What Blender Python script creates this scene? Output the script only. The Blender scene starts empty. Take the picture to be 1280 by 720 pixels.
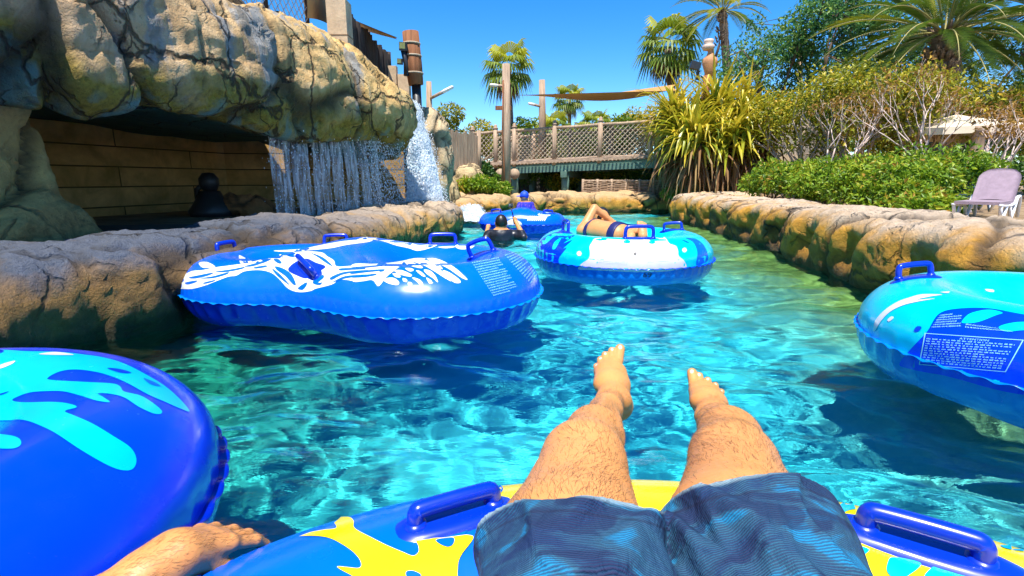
import bpy, bmesh, math, random
import numpy as np
from mathutils import Vector, Matrix
from mathutils.bvhtree import BVHTree
from mathutils.geometry import delaunay_2d_cdt
R = math.radians
random.seed(7)
S = bpy.context.scene
C = S.collection
# ------------------------------------------------------------ camera, sky, sun, exposure
HCAM = 0.9
F = 640.0
PITCH = R(11.9)
cam_d = bpy.data.cameras.new('camera'); cam = bpy.data.objects.new('camera', cam_d); C.objects.link(cam)
cam_d.sensor_width = 36; cam_d.lens = 18.0; cam_d.clip_start = 0.02; cam_d.clip_end = 3000
cam.location = (0, 0, HCAM); cam.rotation_euler = (R(90) - PITCH, 0, 0)
S.camera = cam
SUN = Vector((-0.06, -0.38, 0.925)).normalized()
w = bpy.data.worlds.new('World'); S.world = w; w.use_nodes = True
nt = w.node_tree; nt.nodes.clear()
sky = nt.nodes.new('ShaderNodeTexSky'); sky.sky_type = 'NISHITA'; sky.sun_disc = False
sky.sun_elevation = math.asin(SUN.z); sky.sun_rotation = math.atan2(SUN.x, SUN.y)
sky.air_density = 0.85; sky.dust_density = 0.1; sky.ozone_density = 3.0; sky.altitude = 900
hs = nt.nodes.new('ShaderNodeHueSaturation'); hs.inputs['Saturation'].default_value = 1.38; hs.inputs['Hue'].default_value = 0.5
bg = nt.nodes.new('ShaderNodeBackground'); bg.inputs[1].default_value = 0.15
wo = nt.nodes.new('ShaderNodeOutputWorld')
nt.links.new(sky.outputs[0], hs.inputs['Color']); nt.links.new(hs.outputs[0], bg.inputs[0]); nt.links.new(bg.outputs[0], wo.inputs[0])
sd = bpy.data.lights.new('sun', 'SUN'); sd.energy = 5.0; sd.angle = R(0.53); sd.color = (1.0, 0.95, 0.87)
sun = bpy.data.objects.new('sun', sd); C.objects.link(sun)
sun.rotation_euler = SUN.to_track_quat('Z', 'Y').to_euler(); sun.location = (0, 0, 20)
sd.cycles.is_caustics_light = True
S.view_settings.view_transform = 'Standard'; S.view_settings.look = 'None'
S.view_settings.exposure = 0.78; S.view_settings.gamma = 1; S.view_settings.use_curve_mapping = False
S.cycles.use_denoising = True
try: S.cycles.denoiser = 'OPENIMAGEDENOISE'
except Exception: pass
S.cycles.max_bounces = 8; S.cycles.diffuse_bounces = 4; S.cycles.glossy_bounces = 3; S.cycles.transmission_bounces = 6; S.cycles.transparent_max_bounces = 10
S.cycles.sample_clamp_indirect = 6
S.cycles.use_adaptive_sampling = True; S.cycles.adaptive_threshold = 0.02
S.cycles.caustics_reflective = False; S.cycles.caustics_refractive = True

# ------------------------------------------------------------ view geometry helpers
CP, SP_ = math.cos(PITCH), math.sin(PITCH)
def ray(px, py):
    u = (px - 640) / F; v = (py - 360) / F
    return Vector((u, CP - v * SP_, -(SP_ + v * CP)))
def at_z(px, py, z):
    d = ray(px, py); t = (z - HCAM) / d.z
    return Vector((0, 0, HCAM)) + d * t
def at_y(px, py, y):
    d = ray(px, py); t = y / d.y
    return Vector((0, 0, HCAM)) + d * t

# ------------------------------------------------------------ noise in numpy
def _h(i, j, k, s):
    n = (i * 374761393 + j * 668265263 + k * 2147483647 + s * 1274126177) & 0xffffffff
    n = ((n ^ (n >> 13)) * 1274126177) & 0xffffffff
    n = ((n ^ (n >> 16)) * 2246822519) & 0xffffffff
    return ((n ^ (n >> 15)) & 0xffffff) / float(0xffffff)
def vnoise(P, f=1.0, seed=0):
    Q = np.asarray(P, float) * f; I = np.floor(Q).astype(np.int64); T = Q - I; T = T * T * (3 - 2 * T)
    out = 0
    for a in (0, 1):
        for b in (0, 1):
            for c in (0, 1):
                wgt = (T[..., 0] if a else 1 - T[..., 0]) * (T[..., 1] if b else 1 - T[..., 1]) * (T[..., 2] if c else 1 - T[..., 2])
                out = out + wgt * _h(I[..., 0] + a, I[..., 1] + b, I[..., 2] + c, seed)
    return out * 2 - 1
def fbm(P, f=1.0, o=4, seed=0, g=0.5):
    r = 0; a = 1; t = 0
    for i in range(o):
        r = r + a * vnoise(P, f * 2 ** i, seed + i * 17); t += a; a *= g
    return r / t
def worley(P, f=1.0, seed=0, j=0.9):
    Q = np.asarray(P, float) * f; I = np.floor(Q).astype(np.int64)
    f1 = np.full(Q.shape[:-1], 9.0); f2 = f1.copy(); idv = np.zeros(Q.shape[:-1]); tilt = np.zeros(Q.shape[:-1])
    for a in (-1, 0, 1):
        for b in (-1, 0, 1):
            for c in (-1, 0, 1):
                X = I[..., 0] + a; Y = I[..., 1] + b; Z = I[..., 2] + c
                px = X + .5 + j * (_h(X, Y, Z, seed) - .5); py = Y + .5 + j * (_h(X, Y, Z, seed + 1) - .5); pz = Z + .5 + j * (_h(X, Y, Z, seed + 2) - .5)
                d = np.sqrt((Q[..., 0] - px) ** 2 + (Q[..., 1] - py) ** 2 + (Q[..., 2] - pz) ** 2)
                m = d < f1
                f2 = np.where(m, f1, np.minimum(f2, d)); idv = np.where(m, _h(X, Y, Z, seed + 5), idv); f1 = np.where(m, d, f1)
                tl = (Q[..., 0] - px) * (_h(X, Y, Z, seed + 6) - .5) + (Q[..., 1] - py) * (_h(X, Y, Z, seed + 7) - .5) + (Q[..., 2] - pz) * (_h(X, Y, Z, seed + 8) - .5); tilt = np.where(m, tl, tilt)
    worley.tilt = tilt
    return f1, f2, idv
def sstep(a, b, x):
    t = np.clip((x - a) / (b - a), 0, 1); return t * t * (3 - 2 * t)

# ------------------------------------------------------------ object helpers
def tag(o, label=None, cat=None, group=None, kind=None):
    if label: o['label'] = label
    if cat: o['category'] = cat
    if group: o['group'] = group
    if kind: o['kind'] = kind
    return o
def empty(name, loc=(0, 0, 0), rz=0.0, **kw):
    o = bpy.data.objects.new(name, None); C.objects.link(o); o.location = loc; o.rotation_euler = (0, 0, rz)
    o.empty_display_size = 0.1
    return tag(o, **kw)
def link(name, me, mats=None, parent=None, smooth=True, world=False, **kw):
    """link a mesh object; with world=True the mesh is in world coordinates although it has a parent"""
    o = bpy.data.objects.new(name, me); C.objects.link(o)
    if mats:
        for m in (mats if isinstance(mats, (list, tuple)) else [mats]): me.materials.append(m)
    if smooth is not None and len(me.polygons):
        me.polygons.foreach_set('use_smooth', [bool(smooth)] * len(me.polygons))
    if parent is not None:
        o.parent = parent
        if world: o.matrix_parent_inverse = (Matrix.Translation(parent.location) @ parent.rotation_euler.to_matrix().to_4x4()).inverted()
    return tag(o, **kw)
class MB:
    """collects verts / faces with a material index each"""
    def __init__(s): s.v = []; s.f = []; s.m = []
    def add(s, vs, fs, m=0):
        n = len(s.v); s.v += [tuple(v) for v in vs]; s.f += [tuple(i + n for i in f) for f in fs]; s.m += [m] * len(fs); return s
    def box(s, c, d, rz=0, m=0, M=None):
        x, y, z = d[0] / 2, d[1] / 2, d[2] / 2
        vs = [Vector((a * x, b * y, e * z)) for e in (-1, 1) for b in (-1, 1) for a in (-1, 1)]
        Mx = M if M is not None else Matrix.Rotation(rz, 4, 'Z')
        vs = [Mx @ v + Vector(c) for v in vs]
        return s.add(vs, [(0, 2, 3, 1), (4, 5, 7, 6), (0, 1, 5, 4), (2, 6, 7, 3), (0, 4, 6, 2), (1, 3, 7, 5)], m)
    def tube(s, pts, rad, n=8, m=0, cap=True, sq=1.0):
        pts = [Vector(p) for p in pts]; rad = rad if isinstance(rad, (list, tuple)) else [rad] * len(pts)
        up = None; rings = []
        for i, p in enumerate(pts):
            a = pts[max(i - 1, 0)]; b = pts[min(i + 1, len(pts) - 1)]; d = (b - a).normalized()
            if up is None:
                up = Vector((0, 0, 1)) if abs(d.z) < .9 else Vector((1, 0, 0))
            x = d.cross(up)
            if x.length < 1e-5: x = d.orthogonal()
            x.normalize(); y = x.cross(d).normalized(); up = y
            rings.append([p + (x * math.cos(2 * math.pi * k / n) + y * math.sin(2 * math.pi * k / n) * sq) * rad[i] for k in range(n)])
        vs = [v for r in rings for v in r]
        fs = [(i * n + k, i * n + (k + 1) % n, (i + 1) * n + (k + 1) % n, (i + 1) * n + k) for i in range(len(pts) - 1) for k in range(n)]
        if cap:
            fs.append(tuple(range(n - 1, -1, -1))); fs.append(tuple((len(pts) - 1) * n + k for k in range(n)))
        return s.add(vs, fs, m)
    def lathe(s, prof, c=(0, 0, 0), n=16, m=0):
        vs = [(c[0] + r * math.cos(2 * math.pi * k / n), c[1] + r * math.sin(2 * math.pi * k / n), c[2] + z) for r, z in prof for k in range(n)]
        fs = [(i * n + k, i * n + (k + 1) % n, (i + 1) * n + (k + 1) % n, (i + 1) * n + k) for i in range(len(prof) - 1) for k in range(n)]
        fs.append(tuple(range(n - 1, -1, -1))); fs.append(tuple((len(prof) - 1) * n + k for k in range(n)))
        return s.add(vs, fs, m)
    def mesh(s, name):
        me = bpy.data.meshes.new(name); me.from_pydata(s.v, [], s.f)
        me.polygons.foreach_set('material_index', s.m); me.update(); return me
    def build(s, name, mats, parent=None, smooth=False, **kw):
        return link(name, s.mesh(name), mats, parent, smooth, **kw)
def grid_mesh(name, P, closed_u=False, attrs=None):
    """P: (nu, nv, 3) array"""
    nu, nv = P.shape[:2]
    idx = np.arange(nu * nv).reshape(nu, nv)
    if closed_u: a = idx; b = np.roll(idx, -1, 0)
    else: a = idx[:-1]; b = idx[1:]
    q = np.stack([a[:, :-1], b[:, :-1], b[:, 1:], a[:, 1:]], -1).reshape(-1, 4)
    return np_mesh(name, P.reshape(-1, 3), q, attrs)
def np_mesh(name, V, Q, attrs=None):
    me = bpy.data.meshes.new(name); V = np.ascontiguousarray(V, dtype=np.float32); Q = np.ascontiguousarray(Q, dtype=np.int32)
    k = Q.shape[1]
    me.vertices.add(len(V)); me.vertices.foreach_set('co', V.ravel())
    me.loops.add(Q.size); me.loops.foreach_set('vertex_index', Q.ravel())
    me.polygons.add(len(Q)); me.polygons.foreach_set('loop_start', np.arange(0, Q.size, k, dtype=np.int32)); me.polygons.foreach_set('loop_total', np.full(len(Q), k, dtype=np.int32))
    if attrs:
        for n, a in attrs.items():
            at = me.attributes.new(n, 'FLOAT', 'POINT'); at.data.foreach_set('value', np.ascontiguousarray(a, dtype=np.float32).ravel())
    me.update(calc_edges=True); me.validate(); return me
def catmull(pts, n):
    """dense Catmull-Rom through pts, n per span"""
    P = [np.array(p, float) for p in pts]; P = [2 * P[0] - P[1]] + P + [2 * P[-1] - P[-2]]; out = []
    for i in range(1, len(P) - 2):
        for k in range(n):
            t = k / n; a, b, c, d = P[i - 1:i + 3]
            out.append(.5 * (2 * b + (c - a) * t + (2 * a - 5 * b + 4 * c - d) * t * t + (3 * b - a - 3 * c + d) * t ** 3))
    out.append(P[-2]); return np.array(out)

# ------------------------------------------------------------ signed distance bodies
def sd_cone(P, a, b, r1, r2, sq=None, squp=None):
    a = np.array(a, float); b = np.array(b, float); ba = b - a; L2 = ba @ ba
    h = np.clip(((P - a) @ ba) / L2, 0, 1)
    D = P - (a + h[..., None] * ba)
    if sq is not None:
        u = np.array(squp, float); u = u / np.linalg.norm(u); c = D @ u
        D = D + (1.0 / sq - 1.0) * c[..., None] * u
    return np.sqrt((D * D).sum(-1)) - (r1 + (r2 - r1) * h)
def sd_ell(P, c, r, M=None):
    D = P - np.array(c, float)
    if M is not None: D = D @ M
    r = np.array(r, float); k0 = np.sqrt(((D / r) ** 2).sum(-1)); k1 = np.sqrt(((D / r ** 2) ** 2).sum(-1)) + 1e-9
    return k0 * (k0 - 1) / k1
class SDF:
    def __init__(s, lo, hi, h):
        s.lo = np.array(lo, float); s.h = h; n = np.ceil((np.array(hi, float) - s.lo) / h).astype(int) + 1
        s.n = n; s.F = np.full(tuple(n), 0.5, np.float32)
        s.ax = [s.lo[i] + h * np.arange(n[i]) for i in range(3)]
    def sub(s, lo, hi):
        i0 = np.clip(np.floor((np.array(lo) - s.lo) / s.h).astype(int), 0, s.n - 1); i1 = np.clip(np.ceil((np.array(hi) - s.lo) / s.h).astype(int) + 1, 1, s.n)
        sl = tuple(slice(int(i0[k]), int(i1[k])) for k in range(3))
        G = np.stack(np.meshgrid(*[s.ax[k][sl[k]] for k in range(3)], indexing='ij'), -1)
        return sl, G
    def blend(s, sl, d, k):
        A = s.F[sl]; h = np.clip(.5 + .5 * (A - d) / k, 0, 1); s.F[sl] = A * (1 - h) + d * h - k * h * (1 - h)
    def cone(s, a, b, r1, r2, k=.02, sq=None, up=None):
        a = np.array(a, float); b = np.array(b, float); m = max(r1, r2) * max(1, 1) + k + 3 * s.h
        if sq is not None and sq > 1: m = m * sq
        sl, G = s.sub(np.minimum(a, b) - m, np.maximum(a, b) + m)
        s.blend(sl, sd_cone(G, a, b, r1, r2, sq, up), k); return s
    def ell(s, c, r, k=.02, M=None):
        m = max(r) + k + 3 * s.h; c = np.array(c, float); sl, G = s.sub(c - m, c + m)
        s.blend(sl, sd_ell(G, c, r, M), k); return s
    def carve(s, c, r, k=.005, M=None):
        m = max(r) + k + 3 * s.h; c = np.array(c, float); sl, G = s.sub(c - m, c + m); d = -sd_ell(G, c, r, M)
        A = s.F[sl]; h = np.clip(.5 - .5 * (A - d) / k, 0, 1); s.F[sl] = A * (1 - h) + d * h + k * h * (1 - h); return s
    def nets(s, name, smooth=0, attrs=None):
        V, Q = surface_nets(s.F, s.lo, s.h)
        if smooth: V = lap(V, Q, smooth)
        return V, Q
def surface_nets(Fv, lo, h):
    Sg = Fv < 0; nx, ny, nz = Fv.shape
    c = np.zeros((nx - 1, ny - 1, nz - 1), np.int8)
    for a in (0, 1):
        for b in (0, 1):
            for d in (0, 1): c += Sg[a:nx - 1 + a, b:ny - 1 + b, d:nz - 1 + d]
    act = (c > 0) & (c < 8); I = np.argwhere(act); idx = np.full(act.shape, -1, np.int64); idx[act] = np.arange(len(I))
    cor = np.array([[a, b, d] for a in (0, 1) for b in (0, 1) for d in (0, 1)])
    vals = np.stack([Fv[I[:, 0] + a, I[:, 1] + b, I[:, 2] + d] for a, b, d in cor], -1).astype(float)
    acc = np.zeros((len(I), 3)); cnt = np.zeros(len(I))
    for i in range(8):
        for j in range(i + 1, 8):
            if np.abs(cor[i] - cor[j]).sum() == 1:
                m = (vals[:, i] < 0) != (vals[:, j] < 0); t = vals[:, i] / (vals[:, i] - vals[:, j] + 1e-12)
                p = cor[i] + t[:, None] * (cor[j] - cor[i]); acc[m] += p[m]; cnt[m] += 1
    V = np.array(lo) + h * (I + acc / cnt[:, None]); Q = []
    for ax in range(3):
        o1, o2 = [(1, 2), (2, 0), (0, 1)][ax]
        sl0 = [slice(None)] * 3; sl1 = [slice(None)] * 3; sl0[ax] = slice(0, -1); sl1[ax] = slice(1, None)
        A = Sg[tuple(sl0)]; B = Sg[tuple(sl1)]; E = np.argwhere(A != B)
        E = E[(E[:, o1] > 0) & (E[:, o2] > 0) & (E[:, o1] < act.shape[o1]) & (E[:, o2] < act.shape[o2])]
        s0 = A[E[:, 0], E[:, 1], E[:, 2]]
        def g(d1, d2):
            X = E.copy(); X[:, o1] -= d1; X[:, o2] -= d2; return idx[X[:, 0], X[:, 1], X[:, 2]]
        q = np.stack([g(1, 1), g(0, 1), g(0, 0), g(1, 0)], -1); q[~s0] = q[~s0][:, ::-1]; Q.append(q)
    Q = np.concatenate(Q); Q = Q[(Q >= 0).all(1)]
    return V, Q
def lap(V, Q, it, lam=.5):
    E = np.concatenate([Q[:, [0, 1]], Q[:, [1, 2]], Q[:, [2, 3]], Q[:, [3, 0]]]); n = len(V)
    i = np.concatenate([E[:, 0], E[:, 1]]); j = np.concatenate([E[:, 1], E[:, 0]]); cnt = np.bincount(i, minlength=n)[:, None] + 1e-9
    for k in range(it):
        for l in ((lam, -lam * 1.04) if it > 1 else (lam,)):
            A = np.stack([np.bincount(i, V[j, a], minlength=n) for a in range(3)], -1) / cnt; V = V + l * (A - V)
    return V

# ------------------------------------------------------------ materials
class NT:
    def __init__(s, name):
        s.m = bpy.data.materials.new(name); s.m.use_nodes = True; s.t = s.m.node_tree; s.n = s.t.nodes
        s.b = s.n['Principled BSDF']; s.o = s.n['Material Output']
    def new(s, ty, **kw):
        n = s.n.new('ShaderNode' + ty)
        for k, v in kw.items(): setattr(n, k, v)
        return n
    def l(s, a, b): s.t.links.new(a, b)
    def set(s, sock, v):
        if hasattr(v, 'is_linked') or isinstance(v, bpy.types.NodeSocket): s.l(v, sock)
        elif isinstance(v, (tuple, list)): sock.default_value = tuple(v) + ((1,) if len(v) == 3 and len(sock.default_value) == 4 else ())
        else: sock.default_value = v
    def pos(s):
        return s.new('NewGeometry').outputs['Position']
    def obj(s): return s.new('TexCoord').outputs['Object']
    def mapping(s, vec, scale=(1, 1, 1), loc=(0, 0, 0), rot=(0, 0, 0)):
        n = s.new('Mapping'); s.l(vec, n.inputs[0]); n.inputs['Scale'].default_value = scale; n.inputs['Location'].default_value = loc; n.inputs['Rotation'].default_value = rot
        return n.outputs[0]
    def noise(s, vec, scale=5, detail=4, rough=.55, dist=0, out='Fac'):
        n = s.new('TexNoise'); s.set(n.inputs['Vector'], vec); n.inputs['Scale'].default_value = scale; n.inputs['Detail'].default_value = detail
        n.inputs['Roughness'].default_value = rough; n.inputs['Distortion'].default_value = dist; return n.outputs[out]
    def vor(s, vec, scale=5, feature='F1', out='Distance', rnd=1):
        n = s.new('TexVoronoi', feature=feature); s.set(n.inputs['Vector'], vec); n.inputs['Scale'].default_value = scale; n.inputs['Randomness'].default_value = rnd; return n.outputs[out]
    def ramp(s, fac, stops, interp='LINEAR'):
        n = s.new('ValToRGB'); s.set(n.inputs[0], fac); cr = n.color_ramp; cr.interpolation = interp
        while len(cr.elements) < len(stops): cr.elements.new(.5)
        for e, (p, c) in zip(cr.elements, stops):
            e.position = p; e.color = (c, c, c, 1) if isinstance(c, (int, float)) else tuple(c) + (1,)
        return n.outputs[0]
    def mix(s, f, a, b, mode='MIX'):
        n = s.new('Mix', data_type='RGBA', blend_type=mode); s.set(n.inputs[0], f); s.set(n.inputs[6], a); s.set(n.inputs[7], b); return n.outputs[2]
    def math(s, op, a, b=0.0, c=0.0):
        n = s.new('Math', operation=op); s.set(n.inputs[0], a); s.set(n.inputs[1], b); s.set(n.inputs[2], c); return n.outputs[0]
    def attr(s, name, out='Fac'):
        return s.new('Attribute', attribute_name=name).outputs[out]
    def sep(s, vec):
        n = s.new('SeparateXYZ'); s.l(vec, n.inputs[0]); return n.outputs
    def bump(s, h, strength=.3, dist=.01, normal=None):
        n = s.new('Bump'); s.set(n.inputs['Height'], h); n.inputs['Strength'].default_value = strength; n.inputs['Distance'].default_value = dist
        if normal is not None: s.l(normal, n.inputs['Normal'])
        s.l(n.outputs[0], s.b.inputs['Normal']); return n.outputs[0]
    def base(s, col=None, rough=None, spec=None, metal=None, **kw):
        if col is not None: s.set(s.b.inputs['Base Color'], col)
        if rough is not None: s.set(s.b.inputs['Roughness'], rough)
        if spec is not None: s.b.inputs['Specular IOR Level'].default_value = spec
        if metal is not None: s.b.inputs['Metallic'].default_value = metal
        for k, v in kw.items(): s.set(s.b.inputs[k.replace('_', ' ')], v)
        return s
MATS = {}
def mat(name, col, rough=.6, var=.12, scale=8, bump=.0, bscale=30, spec=.5, stretch=(1, 1, 1), **kw):
    """plain procedural material: colour with mottled variation and optional fine bump"""
    if name in MATS: return MATS[name]
    t = NT(name); v = t.mapping(t.obj(), stretch)
    n = t.noise(v, scale, 5, .6)
    lo = tuple(c * (1 - var) for c in col); hi = tuple(min(1, c * (1 + var)) for c in col)
    t.base(t.ramp(n, [(.3, lo), (.7, hi)]), t.ramp(n, [(.2, max(0, rough - .08)), (.8, min(1, rough + .08))]), spec, **kw)
    if bump: t.bump(t.noise(v, bscale, 4, .6), bump, .01)
    MATS[name] = t.m; return t.m
# ------------------------------------------------------------ the river: bed and surface
# bank lines (waterline), near to far
RB = [(3.3, -3.0), (3.05, 0.0), (2.95, 2.2), (3.03, 4.1), (3.45, 6.9), (3.75, 10.0), (3.9, 12.7)]
LB = [(-2.7, -3.0), (-2.7, 0.0), (-2.55, 2.5), (-2.26, 3.3), (-1.75, 5.2), (-1.3, 7.4), (-0.95, 9.0)]
def line_x(L, y):
    ys = [p[1] for p in L]; xs = [p[0] for p in L]; return np.interp(y, ys, xs)
DEPTH = 0.85
def river():
    # bed: one shallow dish, warm sand colour close to the right bank, pool plaster elsewhere
    xs = np.linspace(-7, 14, 120); ys = np.linspace(-5, 21, 140)
    X, Y = np.meshgrid(xs, ys, indexing='ij'); P = np.stack([X, Y, X * 0], -1)
    dr = line_x(RB, Y) - X
    Z = -DEPTH + 0.55 * sstep(1.3, 0.0, dr) * (Y < 13) + .03 * fbm(P, .8, 3)
    P[..., 2] = Z
    warm = sstep(1.5, 0.3, dr + .35 * fbm(P, 1.2, 3, 9)) * (Y < 13.5)
    me = grid_mesh('river_bed', P, attrs={'warm': warm})
    t = NT('river_bed'); p = t.pos()
    n = t.noise(p, 1.6, 4, .6); n2 = t.noise(p, 14, 5, .65)
    a = t.ramp(n, [(.3, (.05, .56, .64)), (.7, (.15, .82, .84))])
    b = t.ramp(n2, [(.3, (.16, .17, .03)), (.7, (.62, .52, .14))])
    lg = t.math('MULTIPLY', t.math('SUBTRACT', 0.0, t.sep(p)[0]), .35)      # the left side under the bank is greener with algae
    a = t.mix(t.ramp(lg, [(.08, 0.0), (.62, .92)]), a, (.03, .30, .17))
    t.base(t.mix(t.attr('warm'), a, b), .9, .1)
    o = link('river_bed', me, t.m, kind='structure'); o.cycles.is_caustics_receiver = True
    # surface
    ys = [-4.0]
    while ys[-1] < 21: ys.append(ys[-1] + (0.02 if 0.2 < ys[-1] < 3 else max(.02, .0075 * abs(ys[-1]))) if ys[-1] > -.2 else ys[-1] + .08)
    ys = np.array(ys); u = np.linspace(-1, 1, 420)
    Yg = np.repeat(ys[None, :], len(u), 0); half = 3.4 + np.maximum(Yg, 0) * .62
    Xg = u[:, None] * half + .4
    rng = np.random.RandomState(5)
    Zg = np.zeros_like(Xg); P = np.stack([Xg, Yg, Xg * 0], -1)
    wx = Xg + .10 * fbm(P, 1.1, 2, 3); wy = Yg + .10 * fbm(P, 1.1, 2, 31)
    env = .55 + .75 * sstep(-.4, .5, fbm(P, .7, 2, 77))
    for i in range(46):
        lam = .085 * (1.3 / .085) ** (rng.rand() ** 1.15); k = 2 * math.pi / lam; th = R(90) + rng.randn() * .75
        a = lam * .0055 * (1.5 if lam < .35 else 1.0)
        if lam < .16: a *= .6
        Zg += a * (env if lam < .5 else 1) * np.sin(k * (wx * math.cos(th) + wy * math.sin(th)) + rng.rand() * 6.28)
    for lam, th, a in ((1.9, 1.2, .008), (2.6, 1.9, .009), (1.45, .7, .006), (3.3, 1.5, .010)): Zg += a * np.sin(2 * math.pi / lam * (wx * math.cos(th) + wy * math.sin(th)) + lam * 3)
    Zg += .003 * fbm(P * np.array([1, 2.2, 1]), 7, 3, 5)
    P[..., 2] = Zg
    me = grid_mesh('water', P)
    t = NT('water'); p = t.pos(); t.n.remove(t.b)
    n1 = t.noise(t.mapping(p, (1, 2.2, 1)), 9, 4, .6, .4)
    bm_ = t.new('Bump'); t.l(n1, bm_.inputs['Height']); bm_.inputs['Strength'].default_value = .22; bm_.inputs['Distance'].default_value = .012
    gl = t.new('BsdfGlass'); gl.inputs['IOR'].default_value = 1.33; gl.inputs['Roughness'].default_value = 0.0; gl.inputs['Color'].default_value = (.62, .96, .98, 1)
    t.l(bm_.outputs[0], gl.inputs['Normal']); t.l(gl.outputs[0], t.o.inputs[0])
    o = link('water', me, t.m, kind='structure'); o.cycles.is_caustics_caster = True
river()
# ------------------------------------------------------------ rockwork
def normals_grid(P):
    a = np.gradient(P, axis=0); b = np.gradient(P, axis=1); n = np.cross(a, b); return n / (np.linalg.norm(n, axis=-1, keepdims=True) + 1e-9)
def sweep(path, prof, side, step=.035, pstep=.03, prof2=None):
    """path: 2D points; prof: (outward, z); side=+1 outward is to the right of travel"""
    c = catmull([(p[0], p[1], 0) for p in path], 40)[:, :2]
    L = np.concatenate([[0], np.cumsum(np.linalg.norm(np.diff(c, axis=0), axis=1))]); n = int(L[-1] / step) + 2
    s = np.linspace(0, L[-1], n); c = np.stack([np.interp(s, L, c[:, k]) for k in (0, 1)], -1)
    d = np.gradient(c, axis=0); d /= np.linalg.norm(d, axis=1, keepdims=True); nr = np.stack([d[:, 1], -d[:, 0]], -1) * side
    for _ in range(12): nr[1:-1] = (nr[:-2] + nr[1:-1] * 2 + nr[2:]) / 4
    q = catmull([(p[0], p[1], 0) for p in prof], 20)[:, :2]
    M = np.concatenate([[0], np.cumsum(np.linalg.norm(np.diff(q, axis=0), axis=1))]); m = int(M[-1] / pstep) + 2
    v = np.linspace(0, M[-1], m); q = np.stack([np.interp(v, M, q[:, k]) for k in (0, 1)], -1)
    P = np.zeros((n, m, 3)); P[..., 0] = c[:, None, 0] + nr[:, None, 0] * q[None, :, 0]; P[..., 1] = c[:, None, 1] + nr[:, None, 1] * q[None, :, 0]; P[..., 2] = q[None, :, 1]
    return P, s / L[-1] if False else s
def rock_disp(P, sgn, big=.10, bf=1.1, crack=.05, fine=.012, seed=0, stretch=(1, 1, 1), smooth_a=.05):
    """swell into boulders with cracks between them"""
    Q = P * np.array(stretch) + .22 * np.stack([fbm(P, 1.3, 3, seed + 40), fbm(P, 1.3, 3, seed + 41), fbm(P, 1.3, 3, seed + 42)], -1)
    f1, f2, idv = worley(Q, bf, seed); g = f2 - f1; t1 = worley.tilt
    f1b, f2b, id2 = worley(Q + 3.1, bf * 2.1, seed + 9); g2 = f2b - f1b; t2 = worley.tilt
    f1c, f2c, id3 = worley(P + .1 * fbm(P, 3, 2, seed)[..., None], bf * 5.2, seed + 19); t3 = worley.tilt
    groove = 1 - sstep(0, smooth_a * 2, g)
    g2m = (1 - sstep(0, .05, g2)) * sstep(-.1, .25, vnoise(P, .9, seed + 3))
    h = big * .55 * np.clip(g * 3.5, 0, 1) ** .7 + big * 1.0 * (idv - .5) * sstep(0, .12, g) + big * 1.5 * t1 + big * .95 * t2 + big * .30 * t3 + big * .3 * (id2 - .5) - crack * groove - crack * .5 * g2m
    h = h + fine * 2.0 * fbm(P, 3.2, 4, seed + 5) + fine * 1.1 * (1 - 2 * np.abs(fbm(P, 9, 3, seed + 6)))
    N = normals_grid(P) * sgn
    return P + N * h[..., None], np.clip(groove + .6 * g2m, 0, 1)
def cracks(t, p, sc=1.5):
    # thin broken crack lines
    n = t.new('VectorMath', operation='ADD'); t.l(p, n.inputs[0]); m = t.new('VectorMath', operation='SCALE'); t.l(t.noise(p, 2.6, 4, .6, out='Color'), m.inputs[0]); m.inputs['Scale'].default_value = .30; t.l(m.outputs[0], n.inputs[1])
    e = t.vor(n.outputs[0], sc, 'DISTANCE_TO_EDGE'); l = t.ramp(e, [(.0, 1.0), (.009, .9), (.020, 0.0)]); e2 = t.vor(n.outputs[0], sc * 2.3, 'DISTANCE_TO_EDGE'); l2 = t.ramp(e2, [(.0, .8), (.012, .6), (.022, 0.0)])
    msk = t.ramp(t.noise(p, 1.9, 2), [(.48, 0.0), (.56, 1.0)]); return t.math('MAXIMUM', l, t.math('MULTIPLY', l2, msk))
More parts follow.
